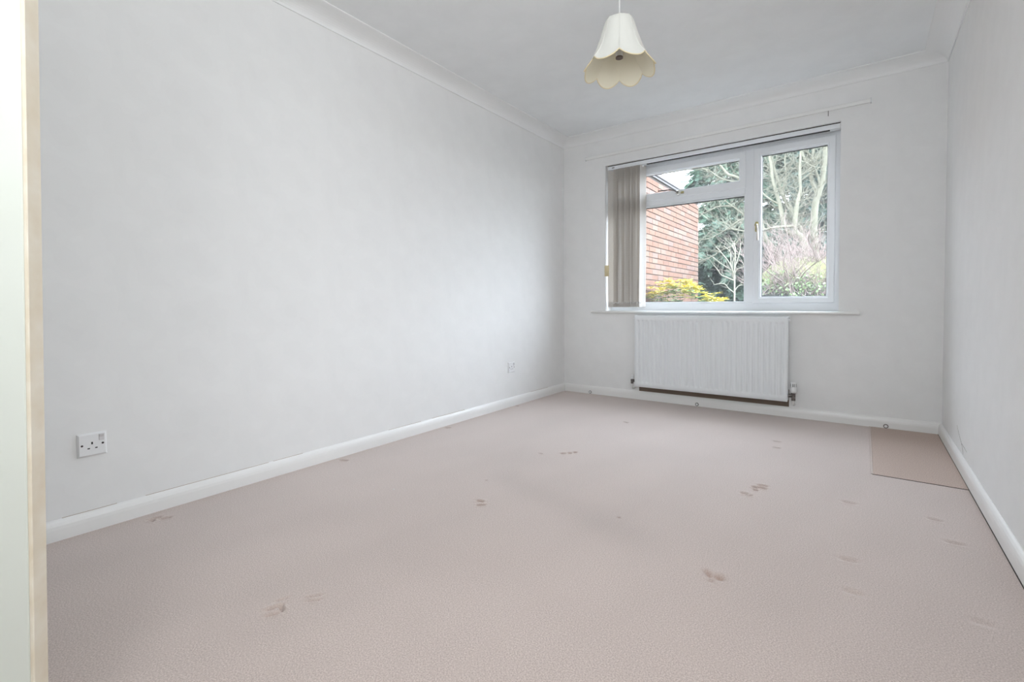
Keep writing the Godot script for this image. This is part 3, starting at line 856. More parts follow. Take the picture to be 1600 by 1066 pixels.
func make_pendant() -> void:
	var l := thing("pendant_lamp", "cream scalloped fabric pendant lampshade hanging from the ceiling on a cord", "pendant lamp", Vector3(1.402, 0, 1.9))
	var st := begin()
	lathe(st, [Vector2(0.0, CEIL - 0.034), Vector2(0.010, CEIL - 0.034), Vector2(0.022, CEIL - 0.028), Vector2(0.040, CEIL - 0.014), Vector2(0.042, CEIL)], 24, Vector3.ZERO)
	obj("ceiling_rose", st, M.plastic, l)
	st = begin()
	tube(st, [Vector3(0, CEIL - 0.03, 0), Vector3(0.001, 2.25, 0), Vector3(0, 2.06, 0)], [0.0033], 8)
	obj("cord", st, M.cord, l)
	st = begin()
	lathe(st, [Vector2(0.006, 2.075), Vector2(0.013, 2.070), Vector2(0.018, 2.055), Vector2(0.018, 2.030), Vector2(0.021, 2.027), Vector2(0.021, 2.017), Vector2(0.0165, 2.015), Vector2(0.0165, 1.974), Vector2(0.014, 1.973), Vector2(0.014, 1.995), Vector2(0, 1.995)], 20, Vector3.ZERO)
	var lh := tag(obj("lamp_holder", st, M.plastic, l), "bulbless lamp holder")
	st = begin()
	lathe(st, [Vector2(0.0168, 1.978), Vector2(0.0168, 1.9715), Vector2(0.012, 1.9715), Vector2(0.0, 1.974)], 20, Vector3.ZERO)
	tag(obj("socket_mouth", st, M.bakelite, lh), "dark open mouth of the lamp holder")
	var sh := Node3D.new()
	sh.name = "lampshade"
	l.add_child(sh, true)
	# eight bellied panels between seams, each ending in a scallop
	var th0 := atan2(2.326 - 1.402, 4.0 - 1.9)
	var prof := [[2.147, 0.040], [2.147, 0.054], [2.141, 0.063], [2.126, 0.069], [2.10, 0.076], [2.068, 0.085], [2.026, 0.100], [1.982, 0.122], [1.940, 0.154]]
	var seg := 10
	var rad := func(v: float) -> Vector2:   # v 0..1 down the shade -> (y, r)
		var f := v * (prof.size() - 1)
		var i := mini(int(f), prof.size() - 2)
		var t := f - i
		return Vector2(lerpf(prof[i][0], prof[i + 1][0], t), lerpf(prof[i][1], prof[i + 1][1], t))
	var pt := func(p: int, u: float, v: float, inset: float) -> Vector3:
		var a := th0 + TAU * (p + u) / 8.0
		var belly := sin(PI * u)
		var yr: Vector2 = rad.call(v)
		# chord between the seams, then pushed out to a belly
		var chord := cos(PI / 8.0) / cos((u - 0.5) * PI / 4.0)
		var r: float = yr.y * lerpf(chord, 1.0, 0.45) + 0.010 * belly * v - inset
		var y: float = yr.x
		var lobe := pow(maxf(belly, 0.0), 0.85) * 0.034
		var w := smoothstep(0.45, 1.0, v)
		y -= lobe * w
		r += lobe * 0.30 * w
		return Vector3(sin(a) * r, y - (0.0 if inset == 0.0 else -0.0005), cos(a) * r)
	for p in 8:
		st = begin()
		var st_in := begin()
		st.set_smooth_group(1)
		st_in.set_smooth_group(1)
		var rows := 16
		for r in rows:
			for c in seg:
				var u0 := float(c) / seg
				var u1 := float(c + 1) / seg
				var v0 := float(r) / rows
				var v1 := float(r + 1) / rows
				var out: Vector3 = pt.call(p, (u0 + u1) * 0.5, 0.5, 0.0) * Vector3(1, 0, 1)
				poly(st, [pt.call(p, u0, v0, 0.0), pt.call(p, u1, v0, 0.0), pt.call(p, u1, v1, 0.0), pt.call(p, u0, v1, 0.0)], out)
				poly(st_in, [pt.call(p, u0, v0, 0.003), pt.call(p, u1, v0, 0.003), pt.call(p, u1, v1, 0.003), pt.call(p, u0, v1, 0.003)], -out)
		obj("shade_panel", st, M.shade_outer, sh)
		tag(obj("shade_lining", st_in, M.shade_inner, sh), "")
	# braid along the scallops and the seams
	st = begin()
	var rim := []
	for p in 8:
		for c in seg: rim.append(pt.call(p, float(c) / seg, 1.0, 0.0015))
	rim.append(rim[0])
	tube(st, rim, [0.0027], 6)
	tag(obj("rim_braid", st, M.trim, sh), "cream braid along the scallops")
	st = begin()
	for p in 8:
		var line := []
		for r in 17: line.append(pt.call(p, 0.0, r / 16.0, 0.0))
		tube(st, line, [0.0019], 6)
	var top := []
	for k in 33: top.append(Vector3(sin(TAU * k / 32.0) * 0.041, 2.147, cos(TAU * k / 32.0) * 0.041))
	tube(st, top, [0.0022], 6)
	obj("seam_braid", st, M.shade_outer, sh)
	for k in 3:
		var a := TAU * k / 3.0 + 0.4
		st = begin()
		tube(st, [Vector3(sin(a) * 0.019, 2.022, cos(a) * 0.019), Vector3(sin(a) * 0.05, 2.07, cos(a) * 0.05), Vector3(sin(a) * 0.064, 2.13, cos(a) * 0.064)], [0.0015], 5)
		obj("wire_arm", st, M.old_metal, sh)

# ------------------------------------------------------------------ outdoors
func make_brick_building() -> void:
	var x0 := 0.03
	var b := thing("brick_building", "red brick flat-roofed wing outside the window, left", "building", Vector3(0, 0, 0))
	var zend := -4.5
	obj("wall", boxm(Vector3(-3.2, -0.5, zend + 0.012), Vector3(x0 - 0.009, 2.56, -0.30)), M.mortar, b)
	var bl := 0.215
	var bh := 0.065
	var meshes := []
	for k in 3:
		var st := begin()
		box(st, Vector3(-0.04, 0, 0), Vector3(k * 0.0012, bh, bl), 0.003)
		meshes.append(done(st))
	var half := []
	for k in 3:
		var st := begin()
		box(st, Vector3(-0.04, 0, 0), Vector3(k * 0.0012, bh, 0.1025), 0.003)
		half.append(done(st))
	rng.seed = 11
	var rest := begin()
	var count := 0
	for row in 40:
		var y := -0.42 + row * 0.075
		if y + bh > 2.56: break
		var z := zend
		var flip := row % 2 == 1
		var first := true
		while z < -0.4:
			var is_half := (first and flip) or rng.randf() < 0.12
			first = false
			var len_ := 0.1025 if is_half else bl
			if z + len_ > -0.31: break
			var seen := y > 0.98 and z < -1.85
			if seen and count < 298:
				var k := rng.randi() % 3
				var o := put("brick", half[k] if is_half else meshes[k], M.bricks[[0, 1, 2, 3, 4, 1, 2, 0][rng.randi() % 8]], b, Vector3(x0 - 0.001, y, z))
				o.rotation_degrees.y = rng.randf_range(-0.3, 0.3)
				count += 1
			else:
				box(rest, Vector3(x0 - 0.041, y, z), Vector3(x0, y + bh, z + len_))
			z += len_ + 0.006
	# end wall round the far corner
	for row in 40:
		var y := -0.42 + row * 0.075
		if y + bh > 2.56: break
		var x := x0 - 0.045 - (0.1125 if row % 2 == 0 else 0.0)
		while x > -3.0:
			box(rest, Vector3(x - bl, y, zend), Vector3(x, y + bh, zend + 0.03))
			x -= bl + 0.010
	tag(obj("brickwork", rest, M.bricks[1], b), "", "", "", "stuff")
	var st := begin()
	box(st, Vector3(-3.3, 2.56, zend - 0.05), Vector3(x0 + 0.03, 2.62, -0.28), 0.006)
	box(st, Vector3(-3.3, 2.53, zend - 0.03), Vector3(x0 + 0.012, 2.562, -0.28), 0.004)
	tag(obj("roof_edge", st, M.felt, b), "grey flat roof edge")

func leaf_multimesh(called: String, parent: Node, mesh: Mesh, places: Array, colors: Array) -> void:
	var mm := MultiMesh.new()
	mm.transform_format = MultiMesh.TRANSFORM_3D
	mm.use_colors = true
	mm.mesh = mesh
	mm.instance_count = places.size()
	for i in places.size():
		mm.set_instance_transform(i, places[i])
		mm.set_instance_color(i, colors[i])
	var o := MultiMeshInstance3D.new()
	o.name = numbered(called, parent)
	o.multimesh = mm
	o.material_override = M.leaf
	parent.add_child(o, true)
	o.set_meta("kind", "stuff")

func leaf_mesh(l: float, w: float) -> ArrayMesh:
	# one pointed, folded leaf along +y
	var st := begin()
	st.set_smooth_group(1)
	var pr := [[0.0, 0.08], [0.25, 0.8], [0.5, 1.0], [0.78, 0.6], [1.0, 0.02]]
	for i in pr.size() - 1:
		for s in [-1.0, 1.0]:
			var y0: float = pr[i][0] * l
			var y1: float = pr[i + 1][0] * l
			var z0 := -0.18 * y0 * y0 / l
			var z1 := -0.18 * y1 * y1 / l
			poly(st, [Vector3(0, y0, z0), Vector3(s * pr[i][1] * w * 0.5, y0, z0 + 0.12 * w), Vector3(s * pr[i + 1][1] * w * 0.5, y1, z1 + 0.12 * w), Vector3(0, y1, z1)], Vector3.BACK)
	return done(st)

func spray_mesh() -> ArrayMesh:
	# a flat conifer spray along +y, many narrow side shoots
	var st := begin()
	rng.seed = 5
	for k in 13:
		var t := k / 13.0
		for s in [-1.0, 1.0]:
			var base := Vector3(0, t * 0.30, -0.05 * t * t)
			var ln := 0.14 * (1.0 - t * 0.75) * rng.randf_range(0.75, 1.1)
			var dir := Vector3(s * 0.75, 0.65, rng.randf_range(-0.25, 0.1)).normalized()
			var side := Vector3(-dir.y, dir.x, 0).normalized() * 0.010
			var tip := base + dir * ln + Vector3(0, 0, -0.02)
			poly(st, [base - side * 0.6, base + side * 0.6, base + dir * ln * 0.6 + side, tip, base + dir * ln * 0.6 - side], Vector3.BACK)
			for q in [0.35, 0.65]:
				var b2: Vector3 = base + dir * ln * q
				for s2 in [-1.0, 1.0]:
					var d2: Vector3 = (dir + side.normalized() * s2 * 0.9).normalized()
					var n2: Vector3 = Vector3(-d2.y, d2.x, 0).normalized() * 0.006
					poly(st, [b2 - n2, b2 + n2, b2 + d2 * ln * 0.35], Vector3.BACK)
	return done(st)

func frame_to(dir: Vector3, roll: float, at: Vector3, scale: float) -> Transform3D:
	var y := dir.normalized()
	var x := y.cross(Vector3.UP if absf(y.y) < 0.9 else Vector3.RIGHT).normalized()
	var z := x.cross(y)
	return Transform3D(Basis(x, y, z).rotated(y, roll).scaled_local(Vector3.ONE * scale), at)

func make_conifer(label: String, at: Vector3, height: float, radius: float, n: int, seed_: int, tint: Color, spray: Mesh) -> void:
	var c := thing("conifer", label, "tree", at, "conifers at the end of the garden")
	rng.seed = seed_
	var st := begin()
	tube(st, [Vector3(0, -0.4, 0), Vector3(0.03, height * 0.5, 0.02), Vector3(0, height * 0.97, 0)], [0.13, 0.08, 0.02], 8)
	obj("trunk", st, M.conifer_bark, c)
	st = begin()
	var places := []
	var cols := []
	var per := 46
	for i in n / per:
		var h := pow(rng.randf(), 0.85) * height * 0.96
		var a := rng.randf() * TAU
		var reach := radius * (1.0 - 0.55 * pow(h / height, 2.2)) * rng.randf_range(0.7, 1.08)
		var d := Vector3(sin(a), 0, cos(a))
		var p0 := Vector3(0, h, 0)
		var p1 := p0 + d * reach * 0.55 + Vector3(0, 0.10 * reach, 0)
		var p2 := p0 + d * reach + Vector3(0, -0.16 * reach, 0)
		tube(st, [p0, p1, p2], [0.022, 0.014, 0.005], 4)
		for k in per:
			var t := pow(rng.randf(), 0.6)
			var b := p0.lerp(p1, t * 2.0) if t < 0.5 else p1.lerp(p2, t * 2.0 - 1.0)
			b += Vector3(rng.randf_range(-0.20, 0.20), rng.randf_range(-0.12, 0.10), rng.randf_range(-0.20, 0.20))
			var dir := d * rng.randf_range(0.4, 1.0) + Vector3(rng.randf_range(-0.8, 0.8), rng.randf_range(-0.75, 0.25), rng.randf_range(-0.8, 0.8))
			places.append(frame_to(dir, rng.randf_range(-0.9, 0.9), b, rng.randf_range(0.8, 1.4)))
			var f := rng.randf_range(0.7, 1.35)
			cols.append(Color(tint.r * f, tint.g * f * rng.randf_range(0.95, 1.08), tint.b * f))
	obj("branches", st, M.conifer_bark, c)
	leaf_multimesh("foliage", c, spray, places, cols)

func grow(st: SurfaceTool, at: Vector3, dir: Vector3, len_: float, r: float, level: int, droop := 0.0, flat := Vector3.ONE) -> void:
	var pts := [at]
	var d := dir.normalized()
	var steps := 4
	for i in steps:
		d = (d + Vector3(rng.randf_range(-0.3, 0.3), rng.randf_range(-0.2, 0.28) - droop, rng.randf_range(-0.3, 0.3)) * flat).normalized()
		pts.append(pts[-1] + d * len_ / steps)
	tube(st, pts, taper(steps + 1, r, r * 0.45), 4 if level > 0 else 3)
	if level <= 0: return
	for k in rng.randi_range(3, 4):
		var i := rng.randi_range(1, steps)
		var side := Vector3(rng.randf_range(-1, 1), rng.randf_range(-0.3, 0.9), rng.randf_range(-1, 1)) * flat
		grow(st, pts[i], d + side * 0.95, len_ * rng.randf_range(0.45, 0.75), r * 0.5, level - 1, droop, flat)

func shifted(a: Array, by: Vector3) -> Array:
	var q := []
	for p in a: q.append(p + by)
	return q

func make_bare_tree() -> void:
	var t := thing("bare_tree", "pale leafless tree of several limbs behind the casement pane", "tree", Vector3(1.35, 1.5, -7.0))
	var o := Vector3(-1.35, -1.5, 7.0)
	rng.seed = 21
	var limbs := [
		[[Vector3(1.50, 1.35, -7.0), Vector3(1.38, 1.96, -7.0), Vector3(1.18, 2.18, -7.0), Vector3(1.07, 2.28, -7.0), Vector3(1.0, 2.48, -7.0), Vector3(0.94, 2.81, -7.0), Vector3(0.86, 3.11, -7.0), Vector3(0.80, 3.37, -7.0), Vector3(0.77, 3.66, -7.0), Vector3(0.70, 4.10, -7.0), Vector3(0.62, 4.9, -6.9)], 0.062, 0.016],
		[[Vector3(1.42, 1.5, -6.95), Vector3(1.36, 2.07, -6.9), Vector3(1.22, 2.25, -6.9), Vector3(1.23, 2.62, -6.9), Vector3(1.26, 2.82, -6.9), Vector3(1.30, 3.03, -6.9), Vector3(1.29, 3.31, -6.9), Vector3(1.30, 3.79, -6.9), Vector3(1.33, 4.6, -6.9)], 0.058, 0.013],
		[[Vector3(1.225, 2.53, -6.95), Vector3(1.09, 2.76, -7.1), Vector3(0.96, 3.04, -7.1), Vector3(0.89, 3.31, -7.1), Vector3(0.81, 3.60, -7.1), Vector3(0.72, 4.09, -7.1), Vector3(0.7, 4.7, -7.1)], 0.045, 0.015],
		[[Vector3(1.26, 2.37, -6.95), Vector3(1.32, 2.23, -7.0), Vector3(1.42, 1.8, -7.0)], 0.04, 0.06],
		[[Vector3(1.21, 2.34, -6.9), Vector3(0.91, 2.34, -6.8), Vector3(0.65, 2.30, -6.8), Vector3(0.3, 2.32, -6.8), Vector3(0.0, 2.42, -6.8)], 0.030, 0.010],
		[[Vector3(0.96, 3.04, -7.1), Vector3(1.02, 3.4, -7.2), Vector3(0.98, 3.8, -7.3), Vector3(1.05, 4.2, -7.3)], 0.022, 0.008],
		[[Vector3(0.94, 2.81, -7.0), Vector3(0.75, 2.95, -6.9), Vector3(0.55, 3.2, -6.9), Vector3(0.40, 3.5, -6.9)], 0.020, 0.007]]
	for l in limbs:
		var p := spline(shifted(l[0], o), 3)
		var st := begin()
		tube(st, p, taper(p.size(), l[1], l[2]), 8)
		obj("limb", st, M.bark, t)
	var tw := begin()
	for l in limbs:
		var p := spline(shifted(l[0], o), 3)
		for k in range(3, p.size()):
			for q in 3:
				grow(tw, p[k], Vector3(rng.randf_range(-1, 1), rng.randf_range(-0.2, 0.9), rng.randf_range(-0.6, 0.6)), rng.randf_range(0.25, 0.65), 0.006, 1)
	tag(obj("twigs", tw, M.bark, t), "", "", "", "stuff")

	t = thing("bare_tree", "thick pale forked trunk at the right edge of the casement pane", "tree", Vector3(1.55, 1.5, -7.3))
	o = Vector3(-1.55, -1.5, 7.3)
	limbs = [
		[[Vector3(1.55, 1.3, -7.3), Vector3(1.53, 1.94, -7.3), Vector3(1.50, 2.25, -7.3), Vector3(1.52, 2.78, -7.3), Vector3(1.57, 2.99, -7.3), Vector3(1.62, 3.2, -7.3), Vector3(1.66, 3.54, -7.3), Vector3(1.68, 3.89, -7.3), Vector3(1.72, 4.8, -7.3)], 0.075, 0.04],
		[[Vector3(1.57, 2.95, -7.3), Vector3(1.46, 3.25, -7.3), Vector3(1.42, 3.52, -7.3), Vector3(1.30, 3.81, -7.3), Vector3(1.20, 4.4, -7.3)], 0.042, 0.016],
		[[Vector3(1.43, 3.46, -7.3), Vector3(1.47, 3.75, -7.25), Vector3(1.52, 4.1, -7.2), Vector3(1.5, 4.6, -7.2)], 0.026, 0.012],
		[[Vector3(1.60, 3.1, -7.3), Vector3(1.56, 3.35, -7.2), Vector3(1.50, 3.5, -7.15), Vector3(1.47, 3.65, -7.1)], 0.022, 0.010]]
	for l in limbs:
		var p := spline(shifted(l[0], o), 3)
		var st := begin()
		tube(st, p, taper(p.size(), l[1], l[2]), 8)
		obj("limb", st, M.bark, t)
	tw = begin()
	for l in limbs:
		var p := spline(shifted(l[0], o), 3)
		for k in range(3, p.size()):
			for q in 3:
				grow(tw, p[k], Vector3(rng.randf_range(-1, 1), rng.randf_range(-0.2, 0.9), rng.randf_range(-0.6, 0.6)), rng.randf_range(0.25, 0.6), 0.006, 1)
	tag(obj("twigs", tw, M.bark, t), "", "", "", "stuff")

	t = thing("bare_tree", "leafless tree with long crossing branches in front of the conifers, behind the top vent", "tree", Vector3(0.85, 1.5, -7.6))
	o = Vector3(-0.85, -1.5, 7.6)
	limbs = [
		[[Vector3(1.02, 1.3, -7.6), Vector3(0.84, 1.88, -7.4), Vector3(0.73, 2.04, -7.2), Vector3(0.62, 2.3, -7.2), Vector3(0.5, 2.75, -7.4), Vector3(0.3, 3.3, -7.5), Vector3(0.10, 3.57, -7.5), Vector3(-0.14, 3.70, -7.5), Vector3(-0.27, 3.87, -7.5), Vector3(-0.41, 4.05, -7.5), Vector3(-0.6, 4.3, -7.5)], 0.06, 0.015],
		[[Vector3(0.3, 3.3, -7.5), Vector3(0.0, 3.5, -7.5), Vector3(-0.26, 3.62, -7.5), Vector3(-0.41, 3.73, -7.5), Vector3(-0.56, 3.87, -7.5), Vector3(-0.79, 3.97, -7.5)], 0.022, 0.008],
		[[Vector3(0.62, 2.35, -7.2), Vector3(0.25, 2.63, -7.2), Vector3(-0.01, 2.50, -7.2), Vector3(-0.21, 2.38, -7.2), Vector3(-0.45, 2.28, -7.2), Vector3(-0.70, 2.25, -7.2)], 0.020, 0.007],
		[[Vector3(0.70, 2.1, -7.2), Vector3(0.25, 2.26, -7.2), Vector3(0.05, 2.08, -7.2), Vector3(-0.21, 1.99, -7.2), Vector3(-0.40, 1.86, -7.2), Vector3(-0.57, 1.81, -7.2), Vector3(-0.76, 1.81, -7.2)], 0.020, 0.007],
		[[Vector3(0.5, 2.75, -7.4), Vector3(0.24, 2.75, -7.4), Vector3(0.01, 2.93, -7.4), Vector3(-0.25, 3.17, -7.4), Vector3(-0.40, 3.3, -7.4)], 0.020, 0.007],
		[[Vector3(0.0, 2.95, -7.4), Vector3(-0.30, 3.0, -7.4), Vector3(-0.55, 2.92, -7.4), Vector3(-0.71, 2.84, -7.4)], 0.014, 0.006]]
	for l in limbs:
		var p := spline(shifted(l[0], o), 3)
		var st := begin()
		tube(st, p, taper(p.size(), l[1], l[2]), 6)
		obj("limb", st, M.bark, t)
	tw = begin()
	for l in limbs:
		var p := spline(shifted(l[0], o), 3)
		for k in range(2, p.size()):
			for q in 3:
				grow(tw, p[k], Vector3(rng.randf_range(-1, 0.6), rng.randf_range(-0.5, 0.7), rng.randf_range(-0.5, 0.5)), rng.randf_range(0.2, 0.5), 0.005, 1)
	tag(obj("twigs", tw, M.bark, t), "", "", "", "stuff")

func make_sapling() -> void:
	var gy := ground_y(0.79, -3.6)
	var t := thing("sapling", "slender pale bare sapling with upswept branches, in front of the conifers", "tree", Vector3(0.79, gy, -3.6))
	var o := Vector3(-0.79, -gy, 3.6)
	var runs := [
		[[Vector3(0.79, gy - 0.1, -3.6), Vector3(0.79, 0.83, -3.6), Vector3(0.79, 1.16, -3.6), Vector3(0.79, 1.38, -3.6), Vector3(0.80, 1.58, -3.6), Vector3(0.78, 1.72, -3.6)], 0.016, 0.006],
		[[Vector3(0.79, 1.16, -3.6), Vector3(0.70, 1.21, -3.57), Vector3(0.62, 1.25, -3.55), Vector3(0.56, 1.34, -3.55), Vector3(0.51, 1.40, -3.55)], 0.0085, 0.0045],
		[[Vector3(0.79, 1.29, -3.6), Vector3(0.73, 1.33, -3.62), Vector3(0.59, 1.43, -3.65), Vector3(0.48, 1.53, -3.65)], 0.0085, 0.0045],
		[[Vector3(0.79, 1.23, -3.6), Vector3(0.73, 1.42, -3.55), Vector3(0.63, 1.57, -3.52), Vector3(0.55, 1.67, -3.5)], 0.0085, 0.0045],
		[[Vector3(0.79, 0.98, -3.6), Vector3(0.72, 1.05, -3.55), Vector3(0.66, 1.12, -3.52), Vector3(0.53, 1.11, -3.5)], 0.0085, 0.0045],
		[[Vector3(0.79, 1.27, -3.6), Vector3(0.73, 1.38, -3.65), Vector3(0.71, 1.59, -3.7), Vector3(0.62, 1.69, -3.7)], 0.0075, 0.0045],
		[[Vector3(0.79, 1.01, -3.6), Vector3(0.84, 1.08, -3.6), Vector3(0.91, 1.10, -3.6)], 0.0075, 0.0045],
		[[Vector3(0.79, 1.25, -3.6), Vector3(0.84, 1.33, -3.55), Vector3(0.94, 1.36, -3.55)], 0.0075, 0.0045],
		[[Vector3(0.79, 1.35, -3.6), Vector3(0.85, 1.55, -3.6), Vector3(0.87, 1.70, -3.6)], 0.0075, 0.0045],
		[[Vector3(0.79, 1.12, -3.6), Vector3(0.755, 1.38, -3.6), Vector3(0.79, 1.55, -3.62), Vector3(0.74, 1.69, -3.65)], 0.0085, 0.0045]]
	rng.seed = 33
	var tw := begin()
	for i in runs.size():
		var q := []
		for p in runs[i][0]: q.append(p + o)
		q = spline(q, 4)
		var st := begin()
		tube(st, q, taper(q.size(), runs[i][1], runs[i][2]), 6)
		obj("stem" if i == 0 else "branch", st, M.pale_twig, t)
		for k in range(4 if i > 0 else 12, q.size(), 2):
			grow(tw, q[k], Vector3(rng.randf_range(-0.8, 0.8), rng.randf_range(0.1, 0.9), rng.randf_range(-0.5, 0.5)), rng.randf_range(0.10, 0.22), 0.0034, 0)
	tag(obj("twigs", tw, M.pale_twig, t), "", "", "", "stuff")

func make_garden() -> void:
	# the ground climbs away from the window to a mossy bank
	var st := begin()
	st.set_smooth_group(1)
	var v := func(i: int, j: int) -> Vector3:
		var x := -6.0 + i * 0.3
		var z := -0.28 - j * 0.3
		return Vector3(x, ground_y(x, z) + 0.03 * sin(i * 2.9) * sin(j * 1.7), z)
	for j in 50:
		for i in 50:
			poly(st, [v.call(i, j), v.call(i + 1, j), v.call(i + 1, j + 1), v.call(i, j + 1)], Vector3.UP)
	tag(obj("ground", st, M.soil), "sloping garden soil and leaf litter outside the window", "ground", "", "structure")
	st = begin()
	st.set_smooth_group(1)
	var m := func(i: int, j: int) -> Vector3:
		var x := 0.8 + i * 0.09
		var z := -4.9 - j * 0.12
		var e := clampf(minf(minf(i, 18 - i), minf(j, 12 - j)) / 3.0, 0.0, 1.0)
		return Vector3(x, ground_y(x, z) + (0.19 * e if e > 0.0 else -0.1) + 0.03 * sin(i * 1.9) * cos(j * 2.3), z)
	for j in 12:
		for i in 18:
			poly(st, [m.call(i, j), m.call(i + 1, j), m.call(i + 1, j + 1), m.call(i, j + 1)], Vector3.UP)
	tag(obj("mossy_bank", st, M.moss), "yellowish mossy hump of the bank behind the bare shrubs", "bank", "", "structure")
	var spray := spray_mesh()
	make_conifer("dark green conifer nearest the brick building", Vector3(-0.86, 0.9, -11.3), 7.2, 1.2, 7500, 101, Color(0.085, 0.145, 0.10), spray)
	make_conifer("dark green conifer set back, seen between two nearer conifers", Vector3(0.5, 1.2, -13.6), 7.9, 1.5, 6000, 102, Color(0.075, 0.125, 0.10), spray)
	make_conifer("dark green conifer directly behind the forked pale limbs", Vector3(1.62, 1.6, -11.2), 6.4, 1.15, 4600, 103, Color(0.08, 0.13, 0.11), spray)
	make_conifer("low spreading conifer under the taller ones, behind the slender sapling", Vector3(-0.15, 0.45, -8.7), 2.5, 1.25, 4600, 104, Color(0.06, 0.10, 0.068), spray)
	make_bare_tree()
	make_sapling()
	# leafless thicket on the bank
	rng.seed = 55
	var spots := [[1.05, -5.6, "pinkish bare thicket on the bank, below the forked limb"], [1.65, -5.7, "pinkish bare thicket on the bank, below the thick trunk"], [1.30, -4.5, "tangled bare shrub low behind the casement pane, nearest the mullion"], [1.80, -4.4, "tangled bare shrub low behind the casement pane, at its right edge"]]
	for k in spots.size():
		var p: Array = spots[k]
		var gy := ground_y(p[0], p[1])
		var s := thing("bare_shrub", p[2], "shrub", Vector3(p[0], gy, p[1]), "bare shrubs on the bank")
		st = begin()
		var hh := 0.62 if k < 2 else 0.52
		for q in 46:
			var b := Vector3(rng.randf_range(-0.38, 0.38), -0.02, rng.randf_range(-0.3, 0.3))
			grow(st, b, Vector3(rng.randf_range(-0.9, 0.9), rng.randf_range(0.5, 1.0), rng.randf_range(-0.6, 0.6)), hh * rng.randf_range(0.8, 1.3), 0.007, 2 if q < 12 else 1, 0.05)
		tag(obj("twigs", st, M.twig, s), "", "", "", "stuff")
		st = begin()
		for q in 4:
			grow(st, Vector3(rng.randf_range(-0.3, 0.3), 0.05, 0.2), Vector3(rng.randf_range(-1, 1), 0.8, 0.2), 0.6, 0.009, 1)
		obj("dead_stems", st, M.darktwig, s)
		if k >= 2:
			var pl := []
			var cl := []
			var lm := leaf_mesh(0.045, 0.03)
			for q in 520:
				var ctr := Vector3(rng.randf_range(-0.42, 0.42), rng.randf_range(-0.05, 0.36) * (1.0 if rng.randf() < 0.6 else 0.6), rng.randf_range(-0.3, 0.3))
				pl.append(frame_to(Vector3(rng.randf_range(-1, 1), rng.randf_range(-0.6, 1), rng.randf_range(-1, 1)), rng.randf() * TAU, ctr, rng.randf_range(0.7, 1.3)))
				var f := rng.randf_range(0.7, 1.3)
				cl.append(Color(0.16 * f, 0.22 * f, 0.10 * f))
			leaf_multimesh("leaves", s, lm, pl, cl)
	# the evergreen shrub with yellow new leaves by the brick wall
	rng.seed = 71
	var e := thing("evergreen_shrub", "leafy shrub with yellow and green leaves at the foot of the brick wall", "shrub", Vector3(0.45, ground_y(0.45, -2.2), -2.2))
	var base := e.position.y
	st = begin()
	var lobes := [[-0.20, 1.10, 0.18], [-0.02, 1.13, 0.20], [0.14, 1.05, 0.18], [0.30, 0.94, 0.16], [0.46, 0.88, 0.13], [-0.30, 1.02, 0.16]]
	var pl := []
	var cl := []
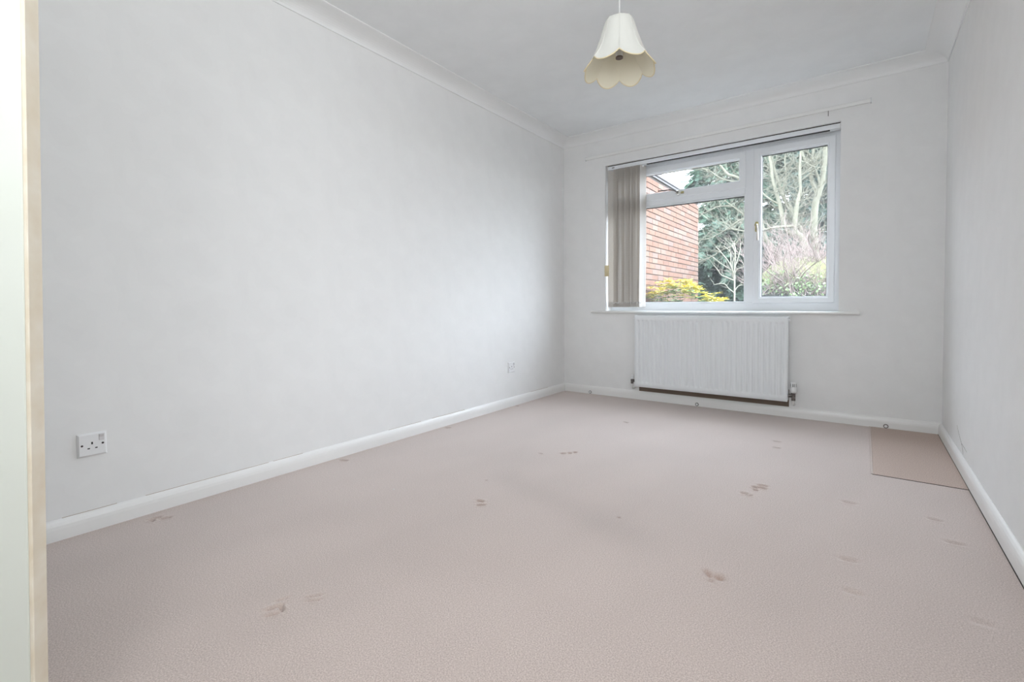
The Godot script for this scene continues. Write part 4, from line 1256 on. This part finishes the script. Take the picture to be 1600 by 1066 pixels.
	for l in lobes:
		var tip := Vector3(l[0], l[1] - base, rng.randf_range(-0.1, 0.1))
		tube(st, spline([Vector3(l[0] * 0.4, -0.05, 0), Vector3(l[0] * 0.8, 0.4, 0.02), tip], 3), [0.008, 0.006, 0.003], 5)
		for k in 60:
			# rosettes of leaves at the shoot tips, yellow on top and greener lower down
			var dn := pow(rng.randf(), 1.4)
			var at := tip + Vector3(rng.randf_range(-1, 1) * l[2] * (0.5 + dn), -dn * 0.34 + rng.randf_range(-0.05, 0.03), rng.randf_range(-1, 1) * 0.2)
			var y := clampf(1.0 - dn * 1.9 + rng.randf_range(-0.35, 0.2), 0.0, 1.0)
			var n := 7
			for q in n:
				var a := TAU * q / n + rng.randf() * 0.5
				pl.append(frame_to(Vector3(sin(a), rng.randf_range(0.1, 0.7), cos(a)), rng.randf_range(-0.4, 0.4), at, rng.randf_range(0.7, 1.15)))
				var f := rng.randf_range(0.75, 1.25)
				cl.append(Color(lerpf(0.12, 0.72, y) * f, lerpf(0.22, 0.56, y) * f, lerpf(0.07, 0.05, y) * f))
	obj("stems", st, M.darktwig, e)
	leaf_multimesh("leaves", e, leaf_mesh(0.062, 0.022), pl, cl)

func _ready() -> void:
	# ---- camera: eye 0.84 m above the carpet, vertical rising shift (frustum) as in the photograph
	var cam := Camera3D.new()
	cam.name = "camera"
	add_child(cam)
	var near := 0.05
	cam.set_frustum(1066.0 / 744.856 * near, Vector2(0, (496.36 - 533.0) / 744.856 * near), near, 200.0)
	cam.transform = Transform3D(Basis(Vector3.UP, 0.63596) * Basis(Vector3.RIGHT, -0.02808) * Basis(Vector3.BACK, -0.00608), Vector3(2.32622, 0.83751, 4.0))
	cam.current = true
	# ---- sky: bright even overcast
	var env := Environment.new()
	var sky := Sky.new()
	var ps := ProceduralSkyMaterial.new()
	ps.sky_top_color = Color(0.89, 0.945, 1.0)
	ps.sky_horizon_color = Color(0.94, 0.97, 1.0)
	ps.ground_bottom_color = Color(0.45, 0.45, 0.42)
	ps.ground_horizon_color = Color(0.6, 0.6, 0.58)
	ps.sky_energy_multiplier = 3.25
	ps.ground_energy_multiplier = 1.0
	sky.sky_material = ps
	env.background_mode = Environment.BG_SKY
	env.sky = sky
	env.tonemap_mode = Environment.TONE_MAPPER_LINEAR
	env.tonemap_exposure = 1.07
	env.sdfgi_enabled = true
	env.ssao_enabled = true
	env.ssil_enabled = true
	var we := WorldEnvironment.new()
	we.name = "world_environment"
	we.environment = env
	add_child(we)
	materials()
	# ---- room, fittings, garden
	make_room()
	make_window()
	make_radiator()
	make_blind()
	make_pendant()
	make_curtain_rail()
	var s := make_socket()
	var s2 := s.duplicate()
	s2.name = numbered("wall_socket", self)
	add_child(s2, true)
	s2.position = Vector3(0, 0.320, 0.868)
	tag(s2, "white single switched socket on the left wall, by the window corner", "socket")
	for q in [s, s2]: q.set_meta("group", "sockets on the left wall")
	make_plugs()
	make_brick_building()
	make_garden()
